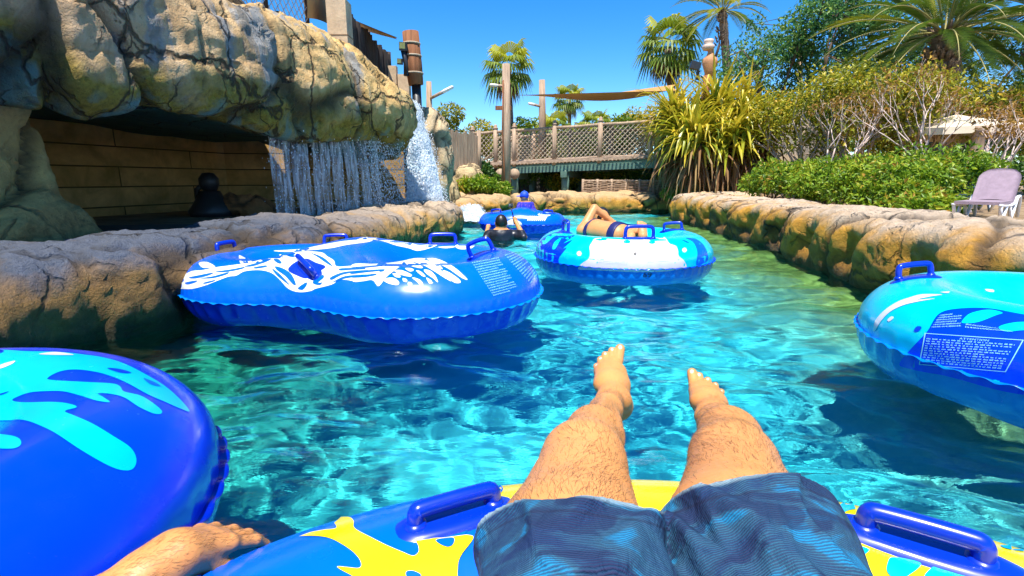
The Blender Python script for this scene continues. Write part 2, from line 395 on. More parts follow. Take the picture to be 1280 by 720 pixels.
def rock_mat(name, top, mid, low, z0, z1, rough_low=1.0, streak=None, dark=(.03, .022, .014), speck=True, wet=.65, lit_far_top=None):
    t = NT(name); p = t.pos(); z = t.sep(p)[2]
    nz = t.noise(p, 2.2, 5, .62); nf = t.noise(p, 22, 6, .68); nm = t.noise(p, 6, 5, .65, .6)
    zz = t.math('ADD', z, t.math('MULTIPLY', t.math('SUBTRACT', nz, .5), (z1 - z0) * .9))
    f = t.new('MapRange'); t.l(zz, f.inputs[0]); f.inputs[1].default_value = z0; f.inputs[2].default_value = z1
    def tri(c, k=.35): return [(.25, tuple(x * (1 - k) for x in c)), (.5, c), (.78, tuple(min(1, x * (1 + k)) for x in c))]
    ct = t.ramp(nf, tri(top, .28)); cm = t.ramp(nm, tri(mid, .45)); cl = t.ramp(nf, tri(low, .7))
    if lit_far_top:
        fy = t.new('MapRange'); t.l(t.sep(p)[1], fy.inputs[0]); fy.inputs[1].default_value = 4.6; fy.inputs[2].default_value = 7.4; ct = t.mix(fy.outputs[0], ct, t.ramp(nf, tri(lit_far_top, .28))); cm = t.mix(fy.outputs[0], cm, t.ramp(nm, tri((.52, .28, .06), .45)))  # near top keeps the painted overhang shade, far end takes its sunlit colour
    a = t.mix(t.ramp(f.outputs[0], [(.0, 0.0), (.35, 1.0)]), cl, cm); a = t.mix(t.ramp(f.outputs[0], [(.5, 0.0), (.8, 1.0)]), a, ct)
    if streak:
        for k, (col, sc, thr, amt) in enumerate(streak):
            sn = t.noise(t.mapping(p, (sc, sc, sc * .16), (k * 7.3, 0, 0)), 1.0, 4, .6, .3)
            a = t.mix(t.ramp(sn, [(thr, 0.0), (thr + .12, amt)]), a, col)
    if speck:
        sp = t.noise(p, 70, 3, .7); a = t.mix(t.ramp(sp, [(.60, 0.0), (.72, .55)]), a, tuple(min(1, c * 2.1 + .05) for c in low))
    a = t.mix(t.math('MULTIPLY', t.attr('groove'), .8), a, dark)
    wl = t.math('ADD', z, t.math('MULTIPLY', t.math('SUBTRACT', nz, .5), .12)); a = t.mix(t.ramp(wl, [(.0, .75), (.055, .7), (.10, 0.0)]), a, (.035, .035, .015))
    ck = t.math('MULTIPLY', cracks(t, t.mapping(p, (1, 1, .8)), .85), t.ramp(t.noise(p, 1.1, 2), [(.42, .15), (.58, 1.0)])); a = t.mix(t.math('MULTIPLY', ck, .75), a, dark)
    pit = t.noise(p, 38, 5, .75)
    a = t.mix(t.ramp(pit, [(.30, .6), (.40, 0.0)]), a, dark)
    t.base(a, t.ramp(f.outputs[0], [(0, wet), (.5, .85)]), .35)
    h = t.math('ADD', t.math('MULTIPLY', nf, .8), t.math('MULTIPLY', t.noise(p, 90, 4, .7), .35)); h = t.math('SUBTRACT', h, t.math('MULTIPLY', ck, 1.2)); t.bump(h, .9, .05)
    return t.m
BANKPROF = [(.25, -1.1), (.06, -.6), (-.01, -.2), (-.03, 0), (-.06, .18), (-.05, .38), (.03, .50), (.2, .555), (.5, .575), (.78, .56), (1.02, .50), (1.3, .38)]
def bank(name, path, side, seed, m, prof=BANKPROF, sgn=1, step=.035, scallop=0, **kw):
    P, s = sweep(path, prof, side, step)
    # carved hollows along the face
    if scallop:
        z = P[..., 2]; ph = s[:, None] * 2 * math.pi / .95 + 1.2 * vnoise(np.stack([s, s * 0, s * 0], -1), .7, 3)[:, None] * 2
        dent = np.clip(np.sin(ph + 2.2 * z), -.2, 1) * sstep(.02, .22, z) * sstep(.56, .36, z)
        N = normals_grid(P) * sgn; P = P - N * (scallop * dent)[..., None]
    P, g = rock_disp(P, sgn, seed=seed, **kw)
    me = grid_mesh(name, P, attrs={'groove': g})
    return link(name, me, m)
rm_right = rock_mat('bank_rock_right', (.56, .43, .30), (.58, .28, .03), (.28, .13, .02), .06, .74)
rm_left = rock_mat('bank_rock_left', (.095, .11, .145), (.27, .15, .045), (.085, .07, .04), -.02, .60, lit_far_top=(.50, .38, .26))  # dark blue-grey near top paints in the shade of the overhang
rm_end = rock_mat('bank_rock_end', (.54, .36, .18), (.56, .27, .04), (.30, .15, .03), .0, .55)
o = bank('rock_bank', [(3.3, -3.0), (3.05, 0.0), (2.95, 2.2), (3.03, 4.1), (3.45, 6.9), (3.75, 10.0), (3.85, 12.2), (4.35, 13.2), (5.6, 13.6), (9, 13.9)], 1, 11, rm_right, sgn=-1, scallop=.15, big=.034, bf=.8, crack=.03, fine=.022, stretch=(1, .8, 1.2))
tag(o, 'long sunlit bank of carved tan boulders along the right side of the river', 'rock bank')
LP_ = [(a_, z_ * (.84 if z_ > 0 else 1)) for a_, z_ in BANKPROF]
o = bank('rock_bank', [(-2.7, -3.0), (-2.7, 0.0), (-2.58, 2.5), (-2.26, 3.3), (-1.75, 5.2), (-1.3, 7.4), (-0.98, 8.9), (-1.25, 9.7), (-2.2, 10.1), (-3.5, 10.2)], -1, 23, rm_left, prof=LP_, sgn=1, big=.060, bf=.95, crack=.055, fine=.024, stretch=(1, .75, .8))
tag(o, 'boulder ledge with painted grey shade on its near part edging the left side of the river beneath the overhang', 'rock bank')
o = bank('rock_bank', [(-3.2, 12.3), (-1.3, 12.15), (-.7, 12.7), (.9, 14.2), (3, 14.9), (7, 15.3), (14, 15.2)], -1, 37, rm_end, prof=[(a_, z_ * (.80 if z_ > 0 else 1)) for a_, z_ in BANKPROF], sgn=1, big=.10, bf=.9, step=.06)
tag(o, 'low orange rock bank at the far end below the bridge', 'rock bank')

# ground: one sheet that dips under the river
def ground():
    def axis(lo, hi):
        a = list(np.arange(lo, hi + .01, .5)); e = .8
        while a[-1] < 600: a.append(a[-1] + e); e *= 1.35
        e = .8; b = [a[0]]
        while b[-1] > -600: b.append(b[-1] - e); e *= 1.35
        return np.array(b[::-1][:-1] + a)
    X, Y = np.meshgrid(axis(-9, 16), axis(-6, 24), indexing='ij')
    rx = np.interp(Y, [-700, -3, 0, 4.1, 10, 12.2, 13.0, 13.01], [3.9, 3.9, 3.7, 3.7, 4.4, 4.6, 5, 60]); lx = np.interp(Y, [-700, 0, 3.3, 5.2, 8.9, 10.0, 10.01, 12.0], [-3.4, -3.4, -2.9, -2.4, -1.7, -2.5, -60, -1.4])
    inside = (X < rx) & (X > lx) & (Y < 15.6) & (Y > -6)
    far = np.interp(X, [-700, -3, -1.2, 1, 3, 7, 14, 600], [13, 13, 13, 14.8, 15.5, 15.9, 15.8, 15.8]); inside &= Y < far
    inside |= (X > rx) & (Y > 13.8) & (Y < 15.6) & (X < 12)
    inside &= ~((X < -1) & (Y > 10.4) & (Y < 12.0) & False)
    Z = np.where(inside, -1.15, .42); P = np.stack([X, Y, Z], -1)
    P[..., 2] += np.where(inside, 0, .02 * fbm(P, .6, 3, 2))
    t = NT('ground'); p = t.pos()
    t.base(t.ramp(t.noise(p, 3, 6, .65), [(.3, (.16, .10, .055)), (.55, (.30, .21, .12)), (.75, (.42, .32, .2))]), .95, .2); t.bump(t.noise(p, 25, 5, .7), .6, .03)
    link('ground', grid_mesh('ground', P), t.m, kind='structure')
ground()

# the overhanging cliff
def cliff():
    path = [(-4.7, -2.0), (-4.1, 1.0), (-3.55, 2.8), (-3.05, 4.2), (-2.55, 5.9), (-2.05, 7.4), (-1.78, 8.3), (-1.95, 8.95), (-2.6, 9.3), (-4.0, 9.5)]
    prof = [(4.6, 1.66), (3.2, 1.64), (2.0, 1.60), (1.1, 1.56), (.45, 1.50), (.12, 1.44), (0, 1.50), (-.08, 1.70), (-.12, 1.95), (-.08, 2.25), (0.08, 2.5), (.3, 2.68), (.7, 2.78), (1.3, 2.8), (2.8, 2.8), (4.8, 2.9)]
    P, s = sweep(path, prof, -1, .035, .03)
    y = P[..., 1]; z = P[..., 2]
    # the far end is lower, the rim line rises and dips
    low = sstep(7.0, 9.2, y)
    P[..., 2] = z - low * .28 * sstep(1.3, 2.4, z) - .12 * low + .10 * np.sin(s[:, None] * 1.9 + .7) * sstep(2.3, 1.4, z) * sstep(1.4, 1.46, z + .06)
    P[..., 2] += sstep(4.6, 2.4, y) * .5 * sstep(2.0, 2.7, z)
    body = sstep(2.0, .4, np.arange(P.shape[1])[None, :] * 0 + 1)
    N = normals_grid(P)
    # terraced steps cut into the face
    st = np.sin((P[..., 2] - .25 * P[..., 1] * .4) * 7 + 1.5 * vnoise(P, .8, 4)); P = P + N * (.035 * np.sign(st) * np.abs(st) ** .5 * sstep(1.45, 1.6, P[..., 2]) * sstep(2.8, 2.5, P[..., 2]))[..., None]
    ceil_ = sstep(.9, .3, np.arange(P.shape[1]) * .03 - 3.9)[None, :]      # smooth plaster ceiling at the back
    P2, g = rock_disp(P, 1, big=.12, bf=.72, crack=.07, fine=.026, seed=52, stretch=(1, 1, .6), smooth_a=.045)
    P3 = P * ceil_[..., None] + P2 * (1 - ceil_[..., None]); g = g * (1 - ceil_)
    t = NT('cliff_rock'); p = t.pos(); sx = t.sep(p); z_ = sx[2]
    nz = t.noise(p, 1.5, 5, .62); nf = t.noise(p, 18, 6, .7); nm = t.noise(p, 4.5, 5, .65, .5)
    far = t.new('MapRange'); t.l(t.math('ADD', sx[1], t.math('MULTIPLY', nz, 1.5)), far.inputs[0]); far.inputs[1].default_value = 3.4; far.inputs[2].default_value = 7.6
    tan = t.ramp(nm, [(.25, (.40, .23, .07)), (.5, (.68, .44, .16)), (.8, (.80, .60, .30))])
    pink = t.ramp(nm, [(.25, (.34, .20, .11)), (.5, (.58, .38, .23)), (.8, (.70, .52, .36))])
    a = t.mix(far.outputs[0], pink, tan)
    sn = t.noise(t.mapping(p, (2.1, 2.1, .35)), 1.0, 4, .6, .35)
    a = t.mix(t.ramp(sn, [(.54, 0.0), (.60, .75)]), a, t.ramp(nf, [(.3, (.15, .20, .23)), (.7, (.33, .38, .42))]))          # blue-grey runs
    sn3 = t.noise(t.mapping(p, (3.1, 3.1, .45), (3, 0, 0)), 1.0, 4, .6, .35)
    a = t.mix(t.ramp(sn3, [(.55, 0.0), (.62, .5)]), a, (.14, .10, .05))
    zz = t.math('ADD', z_, t.math('MULTIPLY', t.math('SUBTRACT', nz, .5), 1.1))
    zz = t.math('ADD', zz, t.math('MULTIPLY', far.outputs[0], .22))
    moss = t.ramp(nf, [(.25, (.09, .07, .010)), (.5, (.30, .21, .025)), (.8, (.52, .35, .05))])
    mr = t.new('MapRange'); t.l(zz, mr.inputs[0]); mr.inputs[1].default_value = 2.02; mr.inputs[2].default_value = 1.74
    a = t.mix(mr.outputs[0], a, moss)
    sn2 = t.noise(t.mapping(p, (2.4, 2.4, .5), (9, 4, 0)), 1.0, 3, .6, .3)
    mr2 = t.new('MapRange'); t.l(zz, mr2.inputs[0]); mr2.inputs[1].default_value = 1.72; mr2.inputs[2].default_value = 1.6
    a = t.mix(t.math('MULTIPLY', mr2.outputs[0], t.ramp(sn2, [(.45, 0.0), (.55, .9)])), a, (.13, .26, .24))        # teal mineral stain along the lip
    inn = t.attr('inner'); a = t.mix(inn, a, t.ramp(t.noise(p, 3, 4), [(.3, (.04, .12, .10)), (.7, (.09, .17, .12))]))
    a = t.mix(t.math('MULTIPLY', t.attr('groove'), .85), a, (.025, .02, .012)); ck = cracks(t, t.mapping(p, (1, 1, .7)), 1.25); a = t.mix(t.math('MULTIPLY', ck, .85), a, (.04, .025, .012))
    a = t.mix(t.ramp(t.noise(p, 30, 5, .75), [(.30, .7), (.40, 0.0)]), a, (.05, .035, .02))
    t.base(a, .75, .35); h = t.math('ADD', nf, t.math('MULTIPLY', t.noise(p, 70, 4, .7), .4)); h = t.math('SUBTRACT', h, t.math('MULTIPLY', ck, 1.3)); t.bump(h, .9, .05)
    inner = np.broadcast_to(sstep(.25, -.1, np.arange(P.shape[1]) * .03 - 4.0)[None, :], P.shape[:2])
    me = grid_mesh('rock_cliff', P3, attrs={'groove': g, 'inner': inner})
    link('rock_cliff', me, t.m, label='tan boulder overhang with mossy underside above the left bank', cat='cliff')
cliff()
def pillar():
    # carved boulder column that carries the overhang at the left
    n, m = 90, 60; a = np.linspace(0, 2 * math.pi, n, endpoint=False)[:, None]; z = np.linspace(.2, 1.75, m)[None, :]
    rx = .72 - .10 * np.sin((z - .3) * 2) + .16 * sstep(.9, .45, z) + .1 * sstep(1.3, 1.7, z); ry = rx * .62
    P = np.stack([-4.22 + rx * np.sign(np.cos(a)) * np.abs(np.cos(a)) ** .7, 3.75 + ry * np.sign(np.sin(a)) * np.abs(np.sin(a)) ** .7, z + 0 * a], -1)
    P, g = rock_disp(P, 1, big=.10, bf=1.2, crack=.05, fine=.02, seed=71)
    m_ = rock_mat('pillar_rock', (.52, .38, .15), (.54, .38, .13), (.34, .21, .07), .5, 1.6, speck=False)
    link('rock_pillar', grid_mesh('rock_pillar', P, True, attrs={'groove': g}), m_, label='mossy rock pillar standing under the left end of the overhang', cat='rock pillar')
pillar()
# ------------------------------------------------------------ inflatable tubes
def vinyl(name, col, rough=.22, trans=0):
    t = NT(name); n = t.noise(t.obj(), 3, 3)
    t.base(t.ramp(n, [(.3, tuple(c * .92 for c in col)), (.7, col)]), t.ramp(t.noise(t.obj(), 12, 4), [(.3, rough - .04), (.7, rough + .08)]), .5)
    t.b.inputs['Coat Weight'].default_value = .35; t.b.inputs['Coat Roughness'].default_value = .12
    sc = t.ramp(t.noise(t.mapping(t.obj(), (1, 1, 1)), 160, 3, .7), [(.70, 0.0), (.76, .35)]); sm = t.ramp(t.noise(t.obj(), 4, 4, .7), [(.50, 0.0), (.62, 1.0)])
    t.set(t.b.inputs['Base Color'], t.mix(t.math('MULTIPLY', sc, sm), t.b.inputs['Base Color'].links[0].from_socket, tuple(min(1, c * .7 + .3) for c in col)))
    drops = t.vor(t.obj(), 95, rnd=1); msk = t.noise(t.obj(), 7, 3, .6)
    t.bump(t.math('MULTIPLY', t.ramp(drops, [(.0, 1.0), (.16, 0.0)]), t.ramp(msk, [(.56, 0.0), (.64, 1.0)])), .35, .002)
    return t.m
V_ROYAL = vinyl('vinyl_royal', (.0, .045, .80)); V_BLUE = vinyl('vinyl_blue', (.0, .13, .86)); V_NAVY = vinyl('vinyl_navy', (.0, .012, .36))
V_CYAN = vinyl('vinyl_cyan', (.0, .50, .90)); V_CYAN2 = vinyl('vinyl_aqua', (.0, .56, .84)); V_WHITE = vinyl('vinyl_white', (.82, .86, .86)); V_PINK = vinyl('vinyl_pink', (.80, .74, .78))
V_YELLOW = vinyl('vinyl_yellow', (.90, .72, .0)); V_TEXT = vinyl('vinyl_print', (.25, .66, .80), .4); V_UNDER = vinyl('vinyl_under', (.0, .20, .62)); V_BLACK = vinyl('vinyl_black', (.01, .01, .015), .4)
V_HANDLE = vinyl('handle_vinyl', (.0, .03, .48), .28); V_MID = vinyl('vinyl_mid', (.0, .20, .78))
def bvh_of(me):
    vs = [v.co.copy() for v in me.vertices]; return BVHTree.FromPolygons(vs, [tuple(p.vertices) for p in me.polygons])
CAMP = Vector((0, 0, HCAM))
def smooth_poly(poly, n=5):
    P = [np.array(p, float) for p in poly]; k = len(P); out = []
    for i in range(k):
        a, b, c, d = P[i - 1], P[i], P[(i + 1) % k], P[(i + 2) % k]
        for j in range(n):
            t = j / n; out.append(tuple(.5 * (2 * b + (c - a) * t + (2 * a - 5 * b + 4 * c - d) * t * t + (3 * b - a - 3 * c + d) * t ** 3)))
    return out
def tri_poly(poly, g):
    """dense triangulation of a 2D polygon with edge length about g"""
    out = []; n = len(poly)
    for i in range(n):
        a = np.array(poly[i], float); b = np.array(poly[(i + 1) % n], float); m = max(1, int(np.linalg.norm(b - a) / g))
        out += [tuple(a + (b - a) * j / m) for j in range(m)]
    xs = [p[0] for p in out]; ys = [p[1] for p in out]; vs = [Vector(p) for p in out]; no = len(vs)
    A = np.array(out); B = np.roll(A, -1, 0)
    for x in np.arange(min(xs) + g * .5, max(xs), g):
        for y in np.arange(min(ys) + g * .5, max(ys), g):
            c = ((A[:, 1] > y) != (B[:, 1] > y)) & (x < (B[:, 0] - A[:, 0]) * (y - A[:, 1]) / (B[:, 1] - A[:, 1] + 1e-12) + A[:, 0])
            if c.sum() % 2 and ((A[:, 0] - x) ** 2 + (A[:, 1] - y) ** 2).min() > (g * .4) ** 2: vs.append(Vector((x, y)))
    r = delaunay_2d_cdt(vs, [], [list(range(no))], 1, 1e-5)
    return [tuple(v) for v in r[0]], [tuple(f) for f in r[2]]
class Decals:
    """printed shapes laid on a vinyl surface: every point is found on the tube and lifted 1.5 mm along its normal"""
    def __init__(s, me, zmin=-9): s.b = bvh_of(me); s.V = []; s.T = []; s.M = []; s.zmin = zmin
    def pt(s, px, py, off):
        h = s.b.ray_cast(CAMP, ray(px, py).normalized())
        if h[0] is None: return None
        n = h[1]
        if n.dot(CAMP - h[0]) < 0: n = -n
        if h[0].z < s.zmin: return None
        return h[0] + n * off
    def put(s, pts, tris, m, off):
        W = [s.pt(p[0], p[1], off) for p in pts]; idx = {}; 
        for t in tris:
            if any(W[i] is None for i in t): continue
            e = max((W[t[a]] - W[t[a - 1]]).length for a in range(len(t)))
            if e > .22: continue
            f = []
            for i in t:
                if i not in idx: idx[i] = len(s.V); s.V.append(W[i])
                f.append(idx[i])
            s.T.append(tuple(f)); s.M.append(m)
    def poly(s, poly, m, off=.0015, g=5, smooth=True):
        if smooth: poly = smooth_poly(poly)
        v, f = tri_poly(poly, g); s.put(v, f, m, off)
    def into(s, me):
        """merge the decals into the mesh as further material slots"""
        n = len(me.vertices); vs = [tuple(v.co) for v in me.vertices] + [tuple(v) for v in s.V]
        fs = [tuple(p.vertices) for p in me.polygons] + [tuple(i + n for i in t) for t in s.T]; ms = [p.material_index for p in me.polygons] + s.M
        m2 = bpy.data.meshes.new(me.name); m2.from_pydata(vs, [], fs); m2.polygons.foreach_set('material_index', ms); m2.update(); return m2
def text_tris(txt, size=1.0):
    cu = bpy.data.curves.new('t', 'FONT'); cu.body = txt; cu.size = size; o = bpy.data.objects.new('t', cu); C.objects.link(o)
    dg = bpy.context.evaluated_depsgraph_get(); dg.update(); me = o.evaluated_get(dg).to_mesh()
    v = [tuple(x.co)[:2] for x in me.vertices]; f = [tuple(p.vertices) for p in me.polygons]; o.evaluated_get(dg).to_mesh_clear()
    bpy.data.objects.remove(o); bpy.data.curves.remove(cu); return v, f
def ring_mesh(name, c, a, b, r, rz=.92, nu=160, nv=64, tilt=(0, 0), ph=0, puck=44):
    """elliptical torus: a, b outer semi-axes, r tube radius; seam at its equator, puckers under the seam"""
    u = np.linspace(0, 2 * math.pi, nu * 2, endpoint=False)[:, None]; v = np.linspace(0, 2 * math.pi, nv + 1)[None, :]
    cu, su = np.cos(u), np.sin(u); cx, cy = (a - r) * cu, (b - r) * su
    nx, ny = cu * b, su * a; L = np.sqrt(nx * nx + ny * ny); nx, ny = nx / L, ny / L
    cv, sv = np.cos(v), np.sin(v)
    rr = r * (1 - .035 * np.exp(-((v - 2 * math.pi) / .18) ** 2) - .035 * np.exp(-(v / .18) ** 2))
    pk = .010 * np.abs(np.sin(u * puck / 2 + ph)) * np.exp(-(((2 * math.pi - v) - .20) / .16) ** 2) + .005 * np.abs(np.sin(u * puck / 2 + ph)) * np.exp(-((v - .14) / .10) ** 2)
    rr = rr - pk
    P = np.stack([c[0] + cx + nx * rr * cv, c[1] + cy + ny * rr * cv, c[2] + rz * rr * sv + tilt[0] * (cx + nx * rr * cv) + tilt[1] * (cy + ny * rr * cv)], -1)
    me = grid_mesh(name, P, True)
    # lower half below the seam takes slot 1
    mi = (np.arange(nv)[None, :] >= nv / 2) & np.ones((nu * 2, 1), bool); me.polygons.foreach_set('material_index', mi.astype(np.int32).ravel())
    return me
def flange(name, pts, nrm, up=0.0, w=.020, wave=.0055, lam=.085):
    """thin welded seam: a wavy ribbon round the equator"""
    P = np.array(pts); n = np.array(nrm); L = np.concatenate([[0], np.cumsum(np.linalg.norm(np.diff(np.vstack([P, P[:1]]), axis=0), axis=1))]); tot = L[-1]
    k = max(3, int(round(tot / lam))); m = k * 10; s = np.linspace(0, tot, m, endpoint=False)
    Q = np.stack([np.interp(s, L, np.append(P[:, a], P[0, a])) for a in range(3)], -1); N = np.stack([np.interp(s, L, np.append(n[:, a], n[0, a])) for a in range(3)], -1)
    ph = s / tot * k * 2 * math.pi + 1.3 * np.sin(s * 2.1); dz = wave * np.sin(ph)
    rows = []
    for q, t in ((-.006, 0), (w * .55, .6), (w, 1), (w, 1.0), (w * .55, .6), (-.006, 0)):
        rows.append(Q + N * (q + (.003 * np.cos(ph * 1.0) * t)[:, None]) + np.stack([0 * s, 0 * s, dz * t + (up + .0012) * (1 if len(rows) < 3 else -1)], -1))
    me = grid_mesh(name, np.stack(rows, 1), True); return me
def ring_flange(c, a, b, r, tilt=(0, 0), **kw):
    u = np.linspace(0, 2 * math.pi, 300, endpoint=False); nx, ny = np.cos(u) * b, np.sin(u) * a; L = np.hypot(nx, ny); nx /= L; ny /= L
    x = (a - r) * np.cos(u) + nx * r * .965; y = (b - r) * np.sin(u) + ny * r * .965
    return flange('seam_flange', np.stack([c[0] + x, c[1] + y, c[2] + tilt[0] * x + tilt[1] * y], -1), np.stack([nx, ny, 0 * nx], -1), **kw)
def handle_at(parent, bvh, p, d, length=.16, h=.055, rad=.014, patch=(.15, .055), loc=None):
    """moulded grab handle (with its oval patch) welded on the vinyl at p, running along direction d"""
    hit = bvh.find_nearest(Vector(p)); q, n = hit[0], hit[1]
    if n.dot(Vector(p) - q) < 0: n = -n
    if n.z < 0: n = -n
    d = Vector(d); d = (d - n * d.dot(n)).normalized(); s = n.cross(d)
    # patch: oval pad that follows the vinyl
    nu, nr = 36, 7; vs = []
    for j in range(nr + 1):
        f = j / nr
        for i in range(nu):
            an = 2 * math.pi * i / nu; ca, sa = math.cos(an), math.sin(an)
            x = math.copysign(abs(ca) ** .75, ca) * patch[0] * f; y = math.copysign(abs(sa) ** .75, sa) * patch[1] * f
            g = q + d * x + s * y; hh = bvh.find_nearest(g + n * .02)
            off = .005 + .003 * (1 if f < .72 else 0) if f < 1 else -.001
            nn = hh[1] if hh[1].dot(n) > 0 else -hh[1]
            vs.append(hh[0] + nn * off)
    fs = [(j * nu + i, j * nu + (i + 1) % nu, (j + 1) * nu + (i + 1) % nu, (j + 1) * nu + i) for j in range(nr) for i in range(nu)]
    mb = MB().add(vs, fs)
    ho = mb.mesh('handle_patch')
    L2 = length / 2; pts = []
    ctrl = [(-L2, -.01), (-L2, h * .55), (-L2 + h * .10, h * .9), (-L2 + h * .42, h), (0, h * 1.03), (L2 - h * .42, h), (L2 - h * .10, h * .9), (L2, h * .55), (L2, -.01)]
    cc = catmull([(a, 0, b) for a, b in ctrl], 5)
    for a in cc: pts.append(q + d * a[0] + n * a[2])
    for i, a in enumerate(pts):
        if i in (0, 1, len(pts) - 1, len(pts) - 2):
            pass
    m2 = MB().tube(pts, rad, 12); m2.tube([q + d * -L2 - n * .002, q + d * -L2 + n * .012], [rad * 1.7, rad * 1.15], 12); m2.tube([q + d * L2 - n * .002, q + d * L2 + n * .012], [rad * 1.7, rad * 1.15], 12)
    h_o = link('handle', m2.mesh('handle'), V_HANDLE, parent, True, world=True)
    p_o = bpy.data.objects.new('handle_patch', ho); C.objects.link(p_o); ho.materials.append(V_HANDLE); p_o.parent = h_o
    ho.polygons.foreach_set('use_smooth', [True] * len(ho.polygons))
    return h_o
def px_handle(parent, bvh, px, py, dpx, **kw):
    """handle whose foot is where the tube is seen at (px, py), running towards (px, py) + dpx along the surface"""
    a = bvh.ray_cast(CAMP, ray(px, py).normalized())[0]; b = bvh.ray_cast(CAMP, ray(px + dpx[0], py + dpx[1]).normalized())[0]
    if a is None or b is None: return None
    return handle_at(parent, bvh, a, b - a, **kw)
def print_block(D, quad, rows, m, off=.003, frame=True, seed=0, fill=.93, mt=None, title=None):
    """block of small print set in rows inside a four-cornered panel (screen corners tl, tr, br, bl)"""
    rg = random.Random(seed); q = [np.array(p, float) for p in quad]
    def B(u, v): return tuple((q[0] * (1 - u) + q[1] * u) * (1 - v) + (q[3] * (1 - u) + q[2] * u) * v)
    def strip(u0, v0, u1, v1, n=3):
        vs = [B(u0 + (u1 - u0) * i / n, v) for i in range(n + 1) for v in (v0, v1)]
        D.put(vs, [(2 * i, 2 * i + 2, 2 * i + 3, 2 * i + 1) for i in range(n)], m, off)
    if frame:
        e = .012; strip(0, 0, 1, e * 1.6, 8); strip(0, 1 - e * 1.6, 1, 1, 8)
        for x in (0, 1 - e): 
            vs = [B(xx, i / 8) for i in range(9) for xx in (x, x + e)]; D.put(vs, [(2 * i, 2 * i + 1, 2 * i + 3, 2 * i + 2) for i in range(8)], m, off)
    v0 = .05
    if title:
        tv, tf = text_tris(title); w_ = max(v[0] for v in tv); sc = .30 / w_
        D.put([B(.36 + v[0] * sc, .125 - v[1] * sc * 1.6) for v in tv], tf, m, off); v0 = .15
    for r in range(rows):
        y = v0 + (1 - v0 - .05) * r / rows; hgt = (1 - v0 - .05) / rows * .52; x = .03; end = fill if rg.random() < .75 else rg.uniform(.5, .9)
        while x < end:
            wl = rg.uniform(.02, .06); x1 = min(x + wl, end)
            for k in range(max(1, int((x1 - x) / .011))):
                a = x + k * .011; hh = hgt * rg.choice((.7, 1, .85)); strip(a, y + hgt - hh, a + .0075, y + hgt, 1)
            x = x1 + .012

# ---- crocodile-backed double tube: two lobes, traced print on its back
LOBES = [((-.60, 3.53), .80, .27), ((-1.66, 3.76), .70, .25)]
def eight_sdf(P, lobes, zc, zs=.92, k=.42):
    d = None
    for (c, Rr, r) in lobes:
        q = np.stack([np.sqrt((P[..., 0] - c[0]) ** 2 + (P[..., 1] - c[1]) ** 2) - (Rr - r), (P[..., 2] - zc) / zs], -1)
        e = np.sqrt((q * q).sum(-1)) - r
        if d is None: d = e
        else:
            h = np.clip(.5 + .5 * (d - e) / k, 0, 1); d = d * (1 - h) + e * h - k * h * (1 - h)
    return d
def eight_tube(name, lobes, zc, loc, mats, label, h=.014, group=None, **kw):
    lo = np.array([min(l[0][0] - l[1] for l in lobes) - .08, min(l[0][1] - l[1] for l in lobes) - .08, zc - .36]); hi = np.array([max(l[0][0] + l[1] for l in lobes) + .08, max(l[0][1] + l[1] for l in lobes) + .08, zc + .36])
    s = SDF(lo, hi, h); G = np.stack(np.meshgrid(*s.ax, indexing='ij'), -1); s.F = eight_sdf(G, lobes, zc)
    V, Q = surface_nets(s.F, s.lo, h)
    for _ in range(2):      # settle the points exactly on the surface
        e = 1e-3; f0 = eight_sdf(V, lobes, zc); g = np.stack([eight_sdf(V + np.eye(3)[a] * e, lobes, zc) - f0 for a in range(3)], -1) / e
        V = V - g * (f0 / ((g * g).sum(-1) + 1e-9))[:, None]
    # contour at the seam
    cc = np.array([sum(l[0][0] for l in lobes) / len(lobes), sum(l[0][1] for l in lobes) / len(lobes)]); an = np.linspace(0, 2 * math.pi, 360, endpoint=False)
    rr = np.linspace(2.6, .1, 1200); P = np.stack([cc[0] + rr[None] * np.cos(an)[:, None], cc[1] + rr[None] * np.sin(an)[:, None], np.full((360, 1200), zc)], -1)
    F_ = eight_sdf(P, lobes, zc); first = np.argmax(F_ < 0, axis=1); O = P[np.arange(360), first]
    O = (np.roll(O, 1, 0) + O + np.roll(O, -1, 0)) / 3
    T = np.roll(O, -1, 0) - np.roll(O, 1, 0); N = np.stack([T[:, 1], -T[:, 0], 0 * T[:, 0]], -1); N /= np.linalg.norm(N, axis=1, keepdims=True)
    # puckers below the seam
    d2 = np.sqrt(((V[:, None, :2] - O[None, ::3, :2]) ** 2).sum(-1)); j = d2.argmin(1) * 3
    Ls = np.cumsum(np.linalg.norm(np.diff(np.vstack([O, O[:1]]), axis=0), axis=1))
    # parameter along the seam, refined by projection on the tangent
    tl = T / np.linalg.norm(T, axis=1, keepdims=True); sp = Ls[j] + ((V - O[j]) * tl[j]).sum(1)
    outer = d2.min(1) < .16
    dz = zc - V[:, 2]
    pk = .016 * np.abs(np.sin(sp * math.pi / .13 + .8 * np.sin(sp * 3))) * np.exp(-((dz - .07) / .045) ** 2) * outer + .004 * np.abs(np.sin(sp * math.pi / .07)) * np.exp(-((dz + .04) / .03) ** 2) * outer
    V = V - N[j] * pk[:, None]
    me = np_mesh(name, V, Q)
    zc_ = V[Q, 2].mean(1); me.polygons.foreach_set('material_index', (zc_ < zc + .002).astype(np.int32))
    fl = flange('seam_flange', O, N, **kw)
    return me, fl
root = empty('inflatable_tube', (-1.15, 3.62, 0), label='blue double tube with white scale print floating beside the left bank', cat='inflatable tube', group='inflatable tubes on the river')
me, fl = eight_tube('body', LOBES, .155, None, None, None)
D = Decals(me); W = 2
